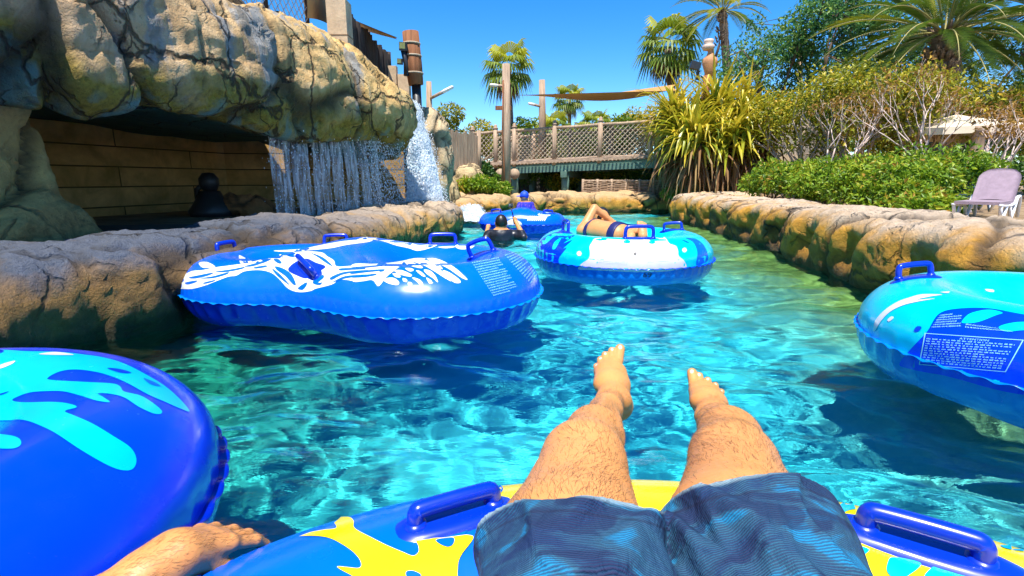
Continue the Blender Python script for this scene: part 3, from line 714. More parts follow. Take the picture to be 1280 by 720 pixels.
# white scale print along the back (traced)
def z6(pts, ox, oy, s=4.923): return [(ox + x / s, oy + y / s) for x, y in pts]
L1 = [(110,392),(150,400),(205,398),(280,378),(340,355),(420,325),(470,318),(520,292),(600,284),(660,292),(700,310),(740,345),(780,390),(820,412),(870,420),(930,412),(960,398),(1060,372),(1100,345),(1150,345),(1200,352),(1250,338),(1290,330),(1290,262),(1190,258),(1090,262),(1070,225),(1030,200),(1000,178),(930,170),(850,172),(780,182),(700,196),(620,220),(540,240),(440,255),(340,268),(260,285),(200,290),(150,315),(130,350)]
D.poly(z6(L1, 200, 280), W, .0015, 3.5)
for s_ in ([(160,360),(230,348),(215,362),(170,372)],[(270,362),(340,345),(330,355),(280,368)],[(250,335),(330,322),(420,298),(410,312),(330,334)],[(180,330),(260,312),(330,300),(300,318),(220,336)],[(340,295),(440,280),(520,266),(500,280),(400,298)],[(520,262),(600,240),(680,215),(660,232),(570,262)],[(580,268),(650,256),(655,266),(590,276)],[(700,218),(730,218),(750,240),(735,246),(712,234)],[(690,275),(740,310),(800,375),(780,365),(720,318)],[(710,262),(760,275),(810,310),(838,370),(820,372),(770,320),(720,285)],[(780,190),(830,196),(820,206),(790,200)],[(950,345),(1000,315),(1010,330),(975,362),(1000,360),(985,376),(945,368)],[(850,395),(900,360),(905,375),(880,405)],[(1050,330),(1120,300),(1200,290),(1280,285),(1280,294),(1200,300),(1120,315),(1060,345)],[(1060,362),(1130,325),(1210,315),(1280,312),(1280,320),(1200,328),(1130,340)],[(930,180),(1000,205),(1050,245),(1060,262),(1020,240),(970,205)],[(1110,275),(1200,272),(1260,272),(1255,280),(1180,284),(1110,288)]):
    D.poly(z6(s_, 200, 280), 0, .003, 3)
# dark pad below the middle handle, nose stripe, far band
D.poly(z6([(790,285),(830,240),(900,215),(960,240),(1020,265),(960,305),(905,335),(850,320)], 200, 280), 3, .0045, 4)
D.poly(z6([(485,195),(515,205),(580,240),(560,244),(500,246)], 200, 280), W, .0015, 3)
D.poly(z6([(505,222),(520,215),(545,240),(515,240)], 200, 280), 0, .003, 3)
D.poly(z6([(240,240),(290,235),(340,262),(300,270),(260,268)], 200, 280), W, .0015, 3)
q5 = 5.12
D.poly([(440 + x / q5, 280 + y / q5) for x, y in [(0,262),(150,256),(300,240),(400,220),(470,222),(420,240),(330,262),(270,300),(215,345),(190,380),(165,398),(130,360),(60,368),(0,362)]], W, .0015, 3)
for s_ in ([(480,222),(560,228),(650,275),(720,335),(738,358),(700,345),(620,290),(540,250)],[(395,240),(470,232),(540,270),(600,330),(635,368),(590,345),(520,300),(450,262)],[(345,255),(400,250),(450,275),(440,285),(380,272)],[(580,300),(620,310),(680,350),(695,375),(660,378),(620,350)],[(270,300),(320,298),(380,325),(370,338),(310,325)],[(340,285),(380,285),(395,298),(370,305)],[(460,295),(500,300),(535,335),(550,375),(520,350),(480,322)],[(410,300),(440,305),(470,335),(450,335)],[(260,318),(300,322),(310,342),(280,340)],[(385,345),(430,355),(455,385),(440,412),(425,380)],[(475,345),(505,360),(515,380),(495,382)],[(325,348),(350,355),(352,372),(330,368)],[(200,355),(260,345),(300,370),(290,392),(230,380)],[(360,372),(385,380),(378,402),(360,392)],[(460,240),(540,248),(580,290),(530,275)]):
    D.poly([(440 + x / q5, 280 + y / q5) for x, y in s_], W, .002, 2.5)
for s_ in ([(0,280),(90,272),(190,265),(180,272),(90,282),(0,292)],[(0,310),(80,300),(200,292),(195,300),(90,312),(0,322)],[(0,345),(70,330),(150,320),(150,330),(80,342)],[(175,300),(200,296),(205,304),(180,308)]):
    D.poly([(440 + x / q5, 280 + y / q5) for x, y in s_], 0, .0035, 3)
# far wall of the ring: white mottles
for s_ in ([(0,118),(60,90),(130,82),(240,88),(330,105),(420,135),(490,132),(545,135),(500,155),(420,172),(360,155),(280,138),(200,112),(120,100),(60,108)],[(550,148),(640,142),(660,148),(600,156)],[(660,140),(720,122),(800,118),(790,135),(760,158),(690,162)]):
    D.poly([(440 + x / q5, 280 + y / q5) for x, y in s_], W, .0015, 3)
D.poly(z6([(700,165),(860,155),(990,130),(1130,105),(1290,95),(1290,110),(1150,130),(1050,150),(900,165),(780,172)], 200, 280), W, .0015, 3)
# print panels on the right shoulder
print_block(D, [(587, 326), (624, 319), (653, 364), (618, 374)], 15, 4, .003, False, 3)
print_block(D, [(628, 317), (646, 311), (675, 343), (666, 359)], 13, 4, .003, False, 5)
body = link('body', D.into(me), [V_BLUE, V_ROYAL, V_WHITE, V_HANDLE, V_TEXT], root, True, world=True)
link('seam_flange', fl, V_MID, root, True, world=True)
bv = D.b
px_handle(root, bv, 386, 336, (-9, -9), length=.20, h=.06, rad=.017)
px_handle(root, bv, 603, 317, (12, -3), length=.17, h=.10, rad=.016)
handle_at(root, bv, (-.55, 4.07, .5), (1, .1, 0), length=.20, h=.075, rad=.014)
handle_at(root, bv, (-1.45, 4.20, .5), (1, .12, 0), length=.18, h=.07, rad=.013)
handle_at(root, bv, (-2.14, 3.80, .5), (.3, 1, 0), length=.16, h=.06, rad=.016)

# ---- single tubes
def ring_tube(c, a, b, r, mats, label, decal=None, handles=(), tilt=(0, 0), fmat=None, group='inflatable tubes on the river', split=None, **kw):
    root = empty('inflatable_tube', (c[0], c[1], 0), label=label, cat='inflatable tube', group=group)
    me = ring_mesh('body', c, a, b, r, tilt=tilt, **kw); D = Decals(me)
    if split is not None:
        for p in me.polygons:
            if p.center.x < split: p.material_index = 2
    if decal: decal(D)
    link('body', D.into(me), mats, root, True, world=True)
    link('seam_flange', ring_flange(c, a, b, r, tilt), fmat or mats[1], root, True, world=True)
    for h_ in handles: handle_at(root, D.b, *h_[:2], **(h_[2] if len(h_) > 2 else {}))
    return root, D
# white and blue tube carrying the sunbather; pixel tracings from the 6x crop at (700, 250) and the 3.6x crop at (560, 200)
def d69(D):
    a = lambda L: [(700 + x / 6, 250 + y / 6) for x, y in L]; b = lambda L: [(560 + x / 3.6, 200 + y / 3.6) for x, y in L]
    D.poly(a([(258,292),(300,285),(330,290),(420,296),(520,300),(640,297),(760,276),(795,290),(822,328),(868,345),(884,380),(890,420),(930,455),(948,505),(900,518),(840,528),(760,538),(660,540),(560,540),(440,536),(330,530),(240,524),(140,520),(160,480),(215,440),(225,400),(222,350),(240,318)]), 2, .0015, 4)
    for e in ((330, 295, 22, 9), (502, 314, 26, 13), (690, 318, 24, 12)): D.poly(a([(e[0] + e[2] * math.cos(t), e[1] + e[3] * math.sin(t)) for t in np.linspace(0, 6.28, 9)[:-1]]), 0, .003, 4)
    for e in ((145, 402, 18), (932, 376, 17)): D.poly(a([(e[0] + e[2] * math.cos(t), e[1] + e[2] * math.sin(t)) for t in np.linspace(0, 6.28, 9)[:-1]]), 2, .003, 3)
    D.poly(a([(563 + 12 * math.cos(t), 404 + 12 * math.sin(t)) for t in np.linspace(0, 6.28, 9)[:-1]]), 4, .004, 2)
    D.poly(b([(392,468),(388,420),(400,385),(440,345),(500,322),(560,330),(535,345),(570,340),(520,375),(560,360),(520,398),(535,395),(500,440),(498,470),(470,482)]), 3, .0015, 4)
    D.poly(b([(470,400),(480,370),(510,350),(500,372),(484,400)]), 0, .003, 3); D.poly(b([(425,375),(450,350),(490,338),(470,352),(440,378)]), 0, .003, 3)
    D.poly(a([(1020,470),(1030,400),(1015,345),(990,310),(940,285),(1010,290),(1060,320),(1095,370),(1110,440),(1080,470),(1030,492)]), 5, .0015, 4)
    D.poly(a([(910,300),(940,305),(970,322),(950,320)]), 5, .002, 3)
    print_block(D, [(747, 318), (786, 322), (783, 331), (746, 329)], 5, 6, .004, True, 9); print_block(D, [(806, 322), (838, 319), (838, 327), (808, 329)], 4, 6, .004, False, 10)
    tv, tf = text_tris('69'); w_ = max(v[0] for v in tv); D.put([(803 + v[0] / w_ * 11 + v[1] * 1.0, 346.5 - v[1] / w_ * 8.5) for v in tv], tf, 4, .003)
V_CY69 = vinyl('vinyl_sky', (.0, .62, .86)); V_PALE = vinyl('vinyl_pale', (.66, .70, .74))
T69, D69 = ring_tube((1.09, 5.05, .175), .86, .86, .255, [V_CY69, V_MID, V_PINK, V_ROYAL, V_BLACK, V_BLUE, V_PALE], 'white and light blue tube numbered 69 with a sunbather lying on it', d69,
    [((1.10, 4.42, .5), (1, 0, 0), dict(length=.24, h=.10, rad=.016)), ((1.62, 5.20, .5), (.9, -.3, 0), dict(length=.17, h=.07, rad=.014)), ((.52, 4.95, .5), (-.2, 1, 0), dict(length=.17, h=.11, rad=.015)), ((1.0, 5.66, .5), (1, 0, 0), dict(length=.16, h=.07, rad=.014))], fmat=V_ROYAL, puck=56)
# big blue tube at lower left, traced from the 4x crop at (0, 420)
def dleft(D):
    a = lambda L: [(x / 4, 420 + y / 4) for x, y in L]
    D.poly(a([(-900,60),(-300,60),(0,70),(130,78),(300,82),(420,95),(520,110),(620,140),(720,190),(820,250),(900,320),(946,378),(900,365),(820,330),(740,295),(640,240),(560,205),(480,182),(380,170),(300,180),(242,210),(260,222),(420,232),(560,240),(600,255),(620,280),(700,300),(760,335),(806,375),(800,392),(760,388),(690,355),(620,310),(550,292),(490,290),(520,310),(548,334),(480,325),(400,300),(320,280),(240,278),(150,285),(80,310),(66,325),(120,334),(260,332),(340,340),(385,358),(325,378),(370,400),(460,440),(560,500),(650,560),(680,620),(660,668),(600,672),(520,640),(400,570),(280,490),(200,450),(130,425),(60,420),(0,425),(-900,425)]), 2, .0015, 7)
    D.poly(a([(-60,495),(40,498),(95,515),(105,545),(70,565),(0,566),(-60,566)]), 2, .0015, 7)
    D.poly(a([(535,165),(600,170),(655,188),(600,188)]), 0, .003, 5); D.poly(a([(715,215),(770,235),(800,255),(750,245)]), 3, .003, 5)
    D.poly(a([(0,150),(75,128),(60,145),(0,168)]), 4, .003, 5); D.poly(a([(195,95),(280,84),(370,98),(280,99)]), 4, .003, 4); D.poly(a([(-20,300),(48,280),(20,295),(-20,305)]), 0, .003, 4)
ring_tube((-1.47, .86, .17), .80, .80, .27, [V_ROYAL, V_ROYAL, V_CYAN, V_BLUE, V_PALE], 'royal blue tube with cyan splash print at the lower left', dleft,
    [((-1.60, 1.38, .5), (1, .05, 0), dict(length=.16, h=.08, rad=.021)), ((-1.5, .3, .5), (1, 0, 0)), ((-2.0, .9, .5), (0, 1, 0))], fmat=V_NAVY)
# cyan tube at the right edge, traced from the 4.5x crop at (1080, 340)
def dright(D):
    a = lambda L: [(1080 + x / 4.5, 340 + y / 4.5) for x, y in L]
    D.poly(a([(200,520),(250,450),(310,385),(360,330),(420,238),(520,208),(700,205),(900,240),(1300,300),(1300,720),(900,690),(700,650),(560,610),(440,580),(350,565),(260,545)]), 3, .0015, 6)
    D.poly(a([(555,275),(600,235),(700,215),(780,232),(740,248),(640,285),(560,290)]), 2, .003, 6); D.poly(a([(760,310),(860,285),(1000,290),(1100,330),(900,330),(800,338)]), 2, .003, 6)
    D.poly(a([(285,325),(300,308),(322,308),(325,320),(305,336),(288,336)]), 3, .003, 3)
    D.poly(a([(135,270),(155,252),(170,256),(160,270),(142,280)]), 4, .003, 3)
    D.poly(a([(55,325),(70,270),(120,215),(190,170),(260,145),(330,128),(440,130),(380,140),(300,158),(400,152),(300,170),(220,190),(150,225),(100,275),(65,330)]), 4, .003, 3)
    D.poly(a([(430,116),(480,112),(470,122)]), 4, .003, 3); D.poly(a([(680,98),(725,102),(725,114),(690,110)]), 4, .003, 3)
    print_block(D, a([(345, 345), (900, 385), (800, 562), (312, 520)]), 11, 5, .004, True, 21, title='ATTENTION')
    print_block(D, a([(430, 240), (560, 225), (560, 320), (370, 325)]), 6, 5, .004, False, 22); print_block(D, a([(570, 290), (760, 320), (900, 350), (560, 325)]), 2, 5, .0045, False, 23)
ring_tube((2.50, 2.16, .175), .82, .82, .265, [V_CYAN2, V_UNDER, V_CYAN2, V_ROYAL, V_PALE, V_TEXT], 'cyan tube with a printed ATTENTION notice at the right edge', dright,
    [((2.05, 2.58, .5), (1, .05, 0), dict(length=.17, h=.065, rad=.014)), ((2.9, 1.75, .5), (1, -1, 0)), ((3.0, 2.6, .5), (1, 1, 0))], fmat=V_MID)
# own tube, traced from the 3.05x crop at (260, 560) and the 4x crop at (960, 560)
OWN_C = (.20, .35, .165)
def down(D):
    a = lambda L: [(260 + x / 3.048, 560 + y / 3.048) for x, y in L]; b = lambda L: [(960 + x / 4, 560 + y / 4) for x, y in L]
    blue = a([(-600,900),(-600,420),(0,380),(120,330),(400,240),(640,170),(880,130),(1060,120),(1080,125),(1120,150),(1115,175),(1050,250),(960,360),(940,480),(900,600),(880,900)])
    D.poly(blue, 2, .0015, 7)
    D.poly(a([(345,345),(390,328),(440,318),(490,310),(475,280),(500,270),(540,270),(556,285),(560,312),(620,345),(680,375),(740,400),(780,415),(802,400),(800,375),(792,355),(840,350),(900,346),(960,338),(992,336),(1010,350),(960,420),(950,480),(940,640),(700,640),(590,520),(495,462),(520,458),(575,462),(582,440),(560,408),(520,378),(470,352),(420,342),(360,342)]), 0, .003, 6)
    D.poly(a([(868,358),(905,350),(936,350),(934,372),(915,382),(890,376)]), 2, .0045, 4); D.poly(a([(755,478),(780,474),(810,488),(800,500),(760,500)]), 2, .0045, 4)
    D.poly(b([(300,345),(330,310),(380,275),(440,258),(520,262),(520,300),(420,310),(370,330),(340,350),(325,395),(310,380)]), 3, .0015, 5)
    D.poly(b([(1160,400),(1300,440),(1500,500),(1500,540),(1280,520),(1160,490)]), 3, .0015, 5)
    D.poly(b([(435,510),(460,495),(505,512),(480,535),(450,535)]), 3, .002, 5); D.poly(b([(620,550),(700,560),(765,585),(700,640),(640,660),(595,620),(600,570)]), 3, .002, 5); D.poly(b([(820,600),(900,610),(1000,620),(1000,680),(780,680)]), 3, .002, 5)
    D.poly(b([(380,490),(410,480),(400,500)]), 3, .002, 4)
OWN, DOWN = ring_tube(OWN_C, .885, .645, .215, [V_YELLOW, V_YELLOW, V_BLUE, V_CYAN, V_ROYAL], 'yellow and royal blue tube under the reclining person in the foreground', down, [], nv=72, fmat=V_ROYAL, split=-.035)
px_handle(OWN, DOWN.b, 570, 645, (30, -9), length=.135, h=.030, rad=.0135, patch=(.105, .046))
px_handle(OWN, DOWN.b, 1150, 682, (40, 12), length=.138, h=.034, rad=.0150, patch=(.130, .045))
# far double tube with the child
LOB2 = [((.48, 9.0), .46, .19), ((-.12, 9.05), .46, .19)]
root = empty('inflatable_tube', (.17, 9.0, 0), label='distant blue double tube with a child in a cap sitting in it', cat='inflatable tube', group='inflatable tubes on the river')
me, fl = eight_tube('body', LOB2, .17, None, None, None, h=.016); D = Decals(me)
for i in range(9):
    x = 659 + i * 2.6; D.poly([(x, 275), (x + 2, 271), (x + 4.2, 270), (x + 2.6, 273.5), (x + 1.2, 276)], 2, .0015, 2)
D.poly([(672, 268), (680, 265.5), (690, 267), (686, 270), (678, 270)], 2, .0015, 2)
D.poly([(632, 279), (640, 274), (650, 277), (652, 282), (644, 285), (636, 284)], 2, .0015, 2)
link('body', D.into(me), [V_BLUE, V_ROYAL, V_WHITE], root, True, world=True); link('seam_flange', fl, V_ROYAL, root, True, world=True)
handle_at(root, D.b, (.62, 8.78, .5), (1, .3, 0), length=.16, h=.05); handle_at(root, D.b, (-.28, 8.82, .5), (1, -.3, 0), length=.16, h=.06); handle_at(root, D.b, (.3, 9.3, .5), (1, 0, 0), length=.16, h=.05)
# ------------------------------------------------------------ people
def P3(px, py, t):
    u = (px - 640) / F; v = (py - 360) / F; return np.array([u * t, t * (CP - v * SP_), HCAM - t * (SP_ + v * CP)])
def skin_mat(name, col, red=(.62, .20, .10), fine=220):
    t = NT(name); p = t.obj(); n = t.noise(p, 7, 5, .6); n2 = t.noise(p, 60, 4, .65)
    a = t.ramp(n, [(.28, tuple(c * .84 for c in col)), (.72, tuple(min(1, c * 1.1) for c in col))]); a = t.mix(t.ramp(n2, [(.5, 0.0), (.8, .22)]), a, red)
    t.base(a, t.ramp(n2, [(.3, .40), (.7, .55)]), .45); t.b.inputs['Subsurface Weight'].default_value = .12; t.b.inputs['Subsurface Radius'].default_value = (.012, .004, .002); t.b.inputs['Subsurface Scale'].default_value = .6
    t.bump(t.math('ADD', t.noise(p, fine, 3, .6), t.math('MULTIPLY', t.vor(p, fine * .8), .5)), .28, .0012); return t.m
SKIN = skin_mat('skin', (.66, .285, .085), (.55, .15, .05)); SKIN2 = skin_mat('skin_light', (.64, .29, .10)); NAIL = mat('nail', (.74, .50, .40), .3)
HAIR = mat('body_hair', (.15, .07, .025), .5); BLACKHAIR = mat('black_hair', (.012, .010, .010), .45)

def own_person():
    h = .0036; s = SDF((-.66, -.32, .13), (.62, 1.60, 1.02), h)
    X = np.array
    # torso, shoulders, neck, head (behind the viewpoint)
    s.cone((.17, .26, .36), (.16, .06, .52), .135, .13, .05, sq=1.3, up=(1, 0, 0)); s.cone((.16, .06, .52), (.14, -.10, .62), .125, .13, .05, sq=1.4, up=(1, 0, 0))
    s.cone((-.03, -.08, .66), (.30, -.08, .66), .065, .065, .05); s.cone((.13, -.12, .68), (.12, -.15, .78), .055, .05, .03)
    s.ell((.12, -.17, .87), (.078, .095, .115), .02); s.ell((.12, -.075, .865), (.012, .022, .02), .01)
    for e in (-.08, .08): s.ell((.12 + e, -.17, .865), (.012, .02, .032), .008)
    # right arm resting back along the tube
    s.cone((.31, -.08, .65), (.47, .02, .50), .05, .042, .03); s.cone((.47, .02, .50), (.56, .24, .44), .040, .028, .02)
    s.cone((.56, .24, .44), (.565, .31, .425), .032, .034, .02, sq=1.3, up=(1, 0, 0))
    for k in range(4): s.cone((.545 + .016 * k, .33, .42), (.54 + .018 * k, .39, .395), .0095, .0075, .006)
    s.cone((.54, .29, .425), (.515, .345, .40), .012, .009, .008)
    # left arm: upper arm, forearm reaching down to the gap between the tubes
    WR = P3(222, 692, .74); EL = P3(20, 850, .60)
    s.cone((-.03, -.06, .66), EL, .055, .046, .03)
    mid = EL + (WR - EL) * .35
    s.cone(EL, mid, .044, .049, .02); s.cone(mid, EL + (WR - EL) * .8, .049, .036, .02); s.cone(EL + (WR - EL) * .8, WR, .036, .031, .015, sq=1.15, up=(1, 0, 0))
    KN = P3(271, 672, .80)                                    # knuckles
    hd = KN - WR; hd /= np.linalg.norm(hd)
    a_ = np.cross(hd, X([0, 0, 1.0])); a_ /= np.linalg.norm(a_); dn = np.cross(hd, a_); dn /= np.linalg.norm(dn)
    if dn[2] > 0: dn = -dn
    s.cone(WR, KN - hd * .018, .028, .022, .02, sq=1.35, up=a_)
    for k, (o, l) in enumerate([(.033, .90), (.011, 1.04), (-.012, 1.0), (-.034, .82)]):      # index .. little; draped over the edge
        b0 = KN + a_ * o + hd * (.004 - abs(o) * .2); s.cone(WR + a_ * o * .4, b0, .015, .0125, .014)
        b1 = b0 + (hd * .043 + dn * .008 + a_ * o * .30) * l; b2 = b1 + (hd * .024 + dn * .016) * l; b3 = b2 + (hd * .012 + dn * .018) * l
        s.ell(b0 - dn * .002, (.0128, .0128, .0120), .005)
        s.cone(b0, b1, .0108, .0096, .0015); s.ell(b1, (.0104,) * 3, .002); s.cone(b1, b2, .0094, .0084, .0008); s.cone(b2, b3, .0088, .0074, .0012)
    t0 = WR + hd * .016 + a_ * .020 + dn * .010; t1 = t0 + hd * .036 + dn * .022 + a_ * .014; t2 = t1 + hd * .030 + dn * .010
    s.cone(t0, t1, .0165, .0130, .012); s.cone(t1, t2, .0125, .0095, .003)
    # legs
    for side in (0, 1):
        if side == 0:
            HIP = X([.085, .27, .355]); T1 = P3(716, 668, .61); T2 = P3(729, 578, .79); K = P3(742, 538, .93); A = P3(767, 500, 1.30)
            HE = P3(773, 507, 1.335); BA = P3(763, 462, 1.45); wide = X([1.0, .05, .0])
            toes = [(775, 436, 772, 451, .0142), (765, 438.5, 764, 452, .0112), (756.5, 443.5, 757, 455, .0105), (750.5, 449.5, 752, 459, .0100), (745.8, 458, 748, 466, .0098)]
            C0 = (759, 470)
        else:
            HIP = X([.265, .27, .355]); T1 = P3(934, 662, .61); T2 = P3(917, 580, .79); K = P3(909, 540, .90); A = P3(893, 520, 1.24)
            HE = P3(893, 528, 1.29); BA = P3(880, 488, 1.40); wide = X([.93, .05, -.15])
            toes = [(865, 466, 868, 481, .0135), (874, 470, 875, 484, .0108), (884.5, 475.5, 884, 487, .0102), (894, 482, 892, 491, .0098), (901.5, 490, 898, 496, .0094)]
            C0 = (884, 494)
        sg = -1 if side == 0 else 1; T1 = T1 + X([0, 0, -.034])
        s.cone(HIP, T1, .096, .0955, .03); s.cone(T1, T2, .0955, .063, .02); s.cone(T2, K + X([0, -.012, -.002]), .060, .047, .02)
        s.ell(K + X([0, -.002, .012]), (.031, .044, .031), .02)                   # kneecap
        s.ell(T2 + X([-sg * .024, .01, -.008]), (.022, .07, .032), .03)          # inner thigh above the knee
        for e in (-1, 1): s.ell(K + X([e * .017, -.014, -.004]), (.033, .045, .036), .02)
        sh = A - K; sl = np.linalg.norm(sh); sh = sh / sl
        s.cone(K + X([0, .0, -.008]), K + sh * .14 + X([0, 0, -.012]), .038, .031, .02); s.cone(K + sh * .14 + X([0, 0, -.012]), K + sh * (sl * .62), .032, .030, .02); s.cone(K + sh * (sl * .62), A, .031, .0265, .02)
        s.ell(K + sh * .15 + X([0, -.01, -.026]), (.031, .10, .034), .03)         # calf
        s.cone(K + sh * .05 + X([0, 0, .026]), A + X([0, 0, .010]), .014, .014, .02)   # shin bone
        for e in (-1, 1): s.ell(A + X([e * .030, .004, -.004]), (.013, .014, .015), .012)   # ankle bones
        # foot: heel, instep, ball, toes
        s.ell(HE + X([0, .004, -.006]), (.030, .032, .036), .02); s.cone(A, HE, .031, .029, .02); s.cone(A, (A + BA) / 2 + X([0, .004, .004]), .034, .030, .02, sq=1.15, up=wide)
        s.cone((A + BA) / 2, BA - (BA - A) * .08, .032, .029, .02, sq=1.55, up=wide); s.cone(HE, BA, .027, .021, .02, sq=1.2, up=wide)
        up = BA - A; up /= np.linalg.norm(up)
        for k, (tx, ty, bx, by, r) in enumerate(toes):
            r *= 1.10
            tt = 1.50 if side == 0 else 1.44
            tip = P3(tx, ty, tt - .006 * k); bs = P3(bx, by, tt - .028 - .006 * k); root = bs * .6 + BA * .4
            s.cone(root, bs, r * 1.25, r * 1.02, .012); s.cone(bs, tip, r * 1.0, r * .92, .0030)
    # surface relief: skin folds and tendons
    V, Q = surface_nets(s.F, s.lo, h); V = lap(V, Q, 2)
    return s, V, Q
def vnormals(V, Q):
    n = np.cross(V[Q[:, 2]] - V[Q[:, 0]], V[Q[:, 3]] - V[Q[:, 1]]); N = np.zeros_like(V)
    for k in range(4):
        for a in range(3): N[:, a] += np.bincount(Q[:, k], n[:, a], len(V))
    return N / (np.linalg.norm(N, axis=1, keepdims=True) + 1e-12)
def strands(V, N, idx, dirf, length, width, seed, lift=.25, curl=.5):
    rg = np.random.RandomState(seed); p = V[idx]; n = N[idx]; d = dirf(p); d = d + rg.randn(*d.shape) * .35; d -= n * (d * n).sum(1, keepdims=True); d /= np.linalg.norm(d, axis=1, keepdims=True) + 1e-9
    sd_ = np.cross(n, d); cr = (rg.rand(len(idx), 1) - .5) * 2 * curl; L = length * rg.uniform(.3, 1.25, (len(idx), 1)); vs = []; 
    cur = p - n * .0005; seg = 4
    for k in range(seg + 1):
        wd = width * (1 - k / seg) * .5 + .00006
        vs.append(cur + sd_ * wd); vs.append(cur - sd_ * wd)
        d = d + sd_ * cr * .5; d /= np.linalg.norm(d, axis=1, keepdims=True); lf = lift * (1.2 - k / seg * 1.6); cur = cur + (d + n * lf) * L / seg
        sd_ = np.cross(n, d)
    A = np.stack(vs, 1).reshape(-1, 3); m = len(idx); b = np.arange(m)[:, None, None] * (2 * (seg + 1)) + np.arange(seg)[None, :, None] * 2; q = b + np.array([0, 1, 3, 2])[None, None]
    return A, q.reshape(-1, 4)
def build_own():
    root = empty('person', (.17, .26, 0), label='reclining person with hairy bare legs in dark blue striped swim shorts in the foreground', cat='person')
    s, V, Q = own_person(); N = vnormals(V, Q)
    me = np_mesh('body', V, Q); body = link('body', me, SKIN, root, True, world=True)
    rg = np.random.RandomState(3)
    # leg and forearm hair
    leg = np.where((V[:, 1] > .50) & (V[:, 1] < 1.20) & (V[:, 0] > -.02) & (V[:, 2] > .36) & (N[:, 2] > -.3))[0]
    wgt = np.clip(.35 + .9 * fbm(V[leg], 9, 2, 3), .05, 1); sel = leg[rg.rand(len(leg)) < wgt * 8000 / len(leg) / wgt.mean()]
    def dl(p):
        a = np.zeros_like(p); a[:, 0] = .9 * vnoise(p, 10, 5); a[:, 1] = .9 + .4 * vnoise(p, 12, 7); a[:, 2] = -.3; return a
    A, q = strands(V, N, sel, dl, .016, .00032, 1)
    link('leg_hair', np_mesh('leg_hair', A, q), HAIR, body, False, kind='stuff')
    WR = P3(222, 692, .74); EL = P3(20, 850, .60); ar = np.where((np.abs(V - (WR + EL) / 2).max(1) < .25) & (V[:, 0] < -.3) & (N[:, 2] > -.1) & (V[:, 0] > -.8))[0]
    sel = ar[rg.rand(len(ar)) < 3200 / len(ar)]
    def da(p):
        a = np.zeros_like(p); a[:] = (WR - EL) / np.linalg.norm(WR - EL); a[:, 0] += .5; a[:, 2] -= .2; return a
    A, q = strands(V, N, sel, da, .014, .00036, 2); link('arm_hair', np_mesh('arm_hair', A, q), HAIR, body, False, kind='stuff')
    # toe nails
    for side, toes in ((0, [(775.2, 433.5, .0095), (765, 436.5, .007), (756.5, 441.8, .0062), (750.5, 447.8, .0058), (745.6, 456, .0055)]), (1, [(864.5, 464, .0088), (874, 468, .0066), (884.8, 473.6, .006), (894.4, 480, .0056), (902, 488, .005)])):
        b = bvh_of(me) if side == 0 else b
        for (px, py, r) in toes:
            hit = b.ray_cast(CAMP, ray(px, py).normalized())
            if hit[0] is None: continue
            c, n = hit[0], hit[1]; x = n.cross(Vector((0, 0, 1))).normalized(); y = x.cross(n); vs = []; 
            for j in range(3):
                for i in range(12):
                    an = i / 12 * 6.283; g = c + (x * math.cos(an) * r * .8 + y * math.sin(an) * r) * (j / 2); hh = b.find_nearest(g); vs.append(hh[0] + hh[1] * (.0009 if j < 2 else -.0003))
            MB().add(vs, [(j * 12 + i, j * 12 + (i + 1) % 12, (j + 1) * 12 + (i + 1) % 12, (j + 1) * 12 + i) for j in range(2) for i in range(12)]).build('toenail', NAIL, body, True)
    for o in list(body.children):
        o.matrix_parent_inverse = body.matrix_world.inverted() if False else Matrix.Identity(4)
    # short dark hair on the head (behind the viewpoint)
    hs_ = SDF((-.02, -.32, .72), (.26, .02, 1.02), .006); hs_.ell((.12, -.185, .895), (.086, .098, .105), .01); hs_.F = np.maximum(hs_.F, -(np.stack(np.meshgrid(*hs_.ax, indexing='ij'), -1)[..., 2] - .875) * 1.0 * (1) - 0 * hs_.F + ((np.stack(np.meshgrid(*hs_.ax, indexing='ij'), -1)[..., 1] + .14) * 0))
    v2, q2 = surface_nets(hs_.F, hs_.lo, .006); link('hair', np_mesh('hair', v2, q2), BLACKHAIR, root, True, world=True)
    # swim shorts: loose cloth round hips and thighs, open at the hems
    h = .0042; g = SDF((-.14, .02, .18), (.50, .76, .66), h); X = np.array
    g.cone((.17, .10, .47), (.17, .25, .37), .15, .155, .04, sq=1.3, up=(1, 0, 0))
    LT = P3(716, 640, .665); LQ = P3(722, 596, .75); RT = P3(925, 632, .665); RQ = P3(922, 580, .77)
    g.cone((.07, .27, .372), LT, .125, .108, .03); g.cone(LT, LQ, .106, .100, .02); g.cone((.264, .27, .372), RT - X([.010, 0, 0]), .118, .104, .03); g.cone(RT - X([.010, 0, 0]), RQ - X([.008, 0, 0]), .103, .098, .02)
    G = np.stack(np.meshgrid(*g.ax, indexing='ij'), -1)
    # folds: long diagonal drag lines from the crotch, small crumples, horizontal ripples
    dx = G[..., 0] - .172; r_ = np.sqrt(dx ** 2 + (G[..., 1] - .60) ** 2); ang = np.arctan2(G[..., 1] - .60, np.abs(dx) + .02)
    w1 = np.clip(np.sin(ang * 13 + 4 * vnoise(G, 7, 2)), -.3, 1) * np.exp(-r_ / .13) * .022
    Qn = G * X([6, 13, 6]); rip = (1 - np.abs(fbm(Qn, 1.0, 2, 8))) ** 3 * .009; rip2 = (1 - np.abs(vnoise(G * X([11, 8, 9]) + 2 * vnoise(G, 6, 1)[..., None], 1.0, 9))) ** 3 * .009
    seam = -.010 * np.exp(-(dx / .010) ** 2) * sstep(.35, .5, G[..., 1])
    Fo = g.F - w1 - rip * .7 - rip2 - seam - .004 * fbm(G, 18, 2, 4)
    def plane(c, n): n = X(n, dtype=float); n /= np.linalg.norm(n); return (G - c) @ n
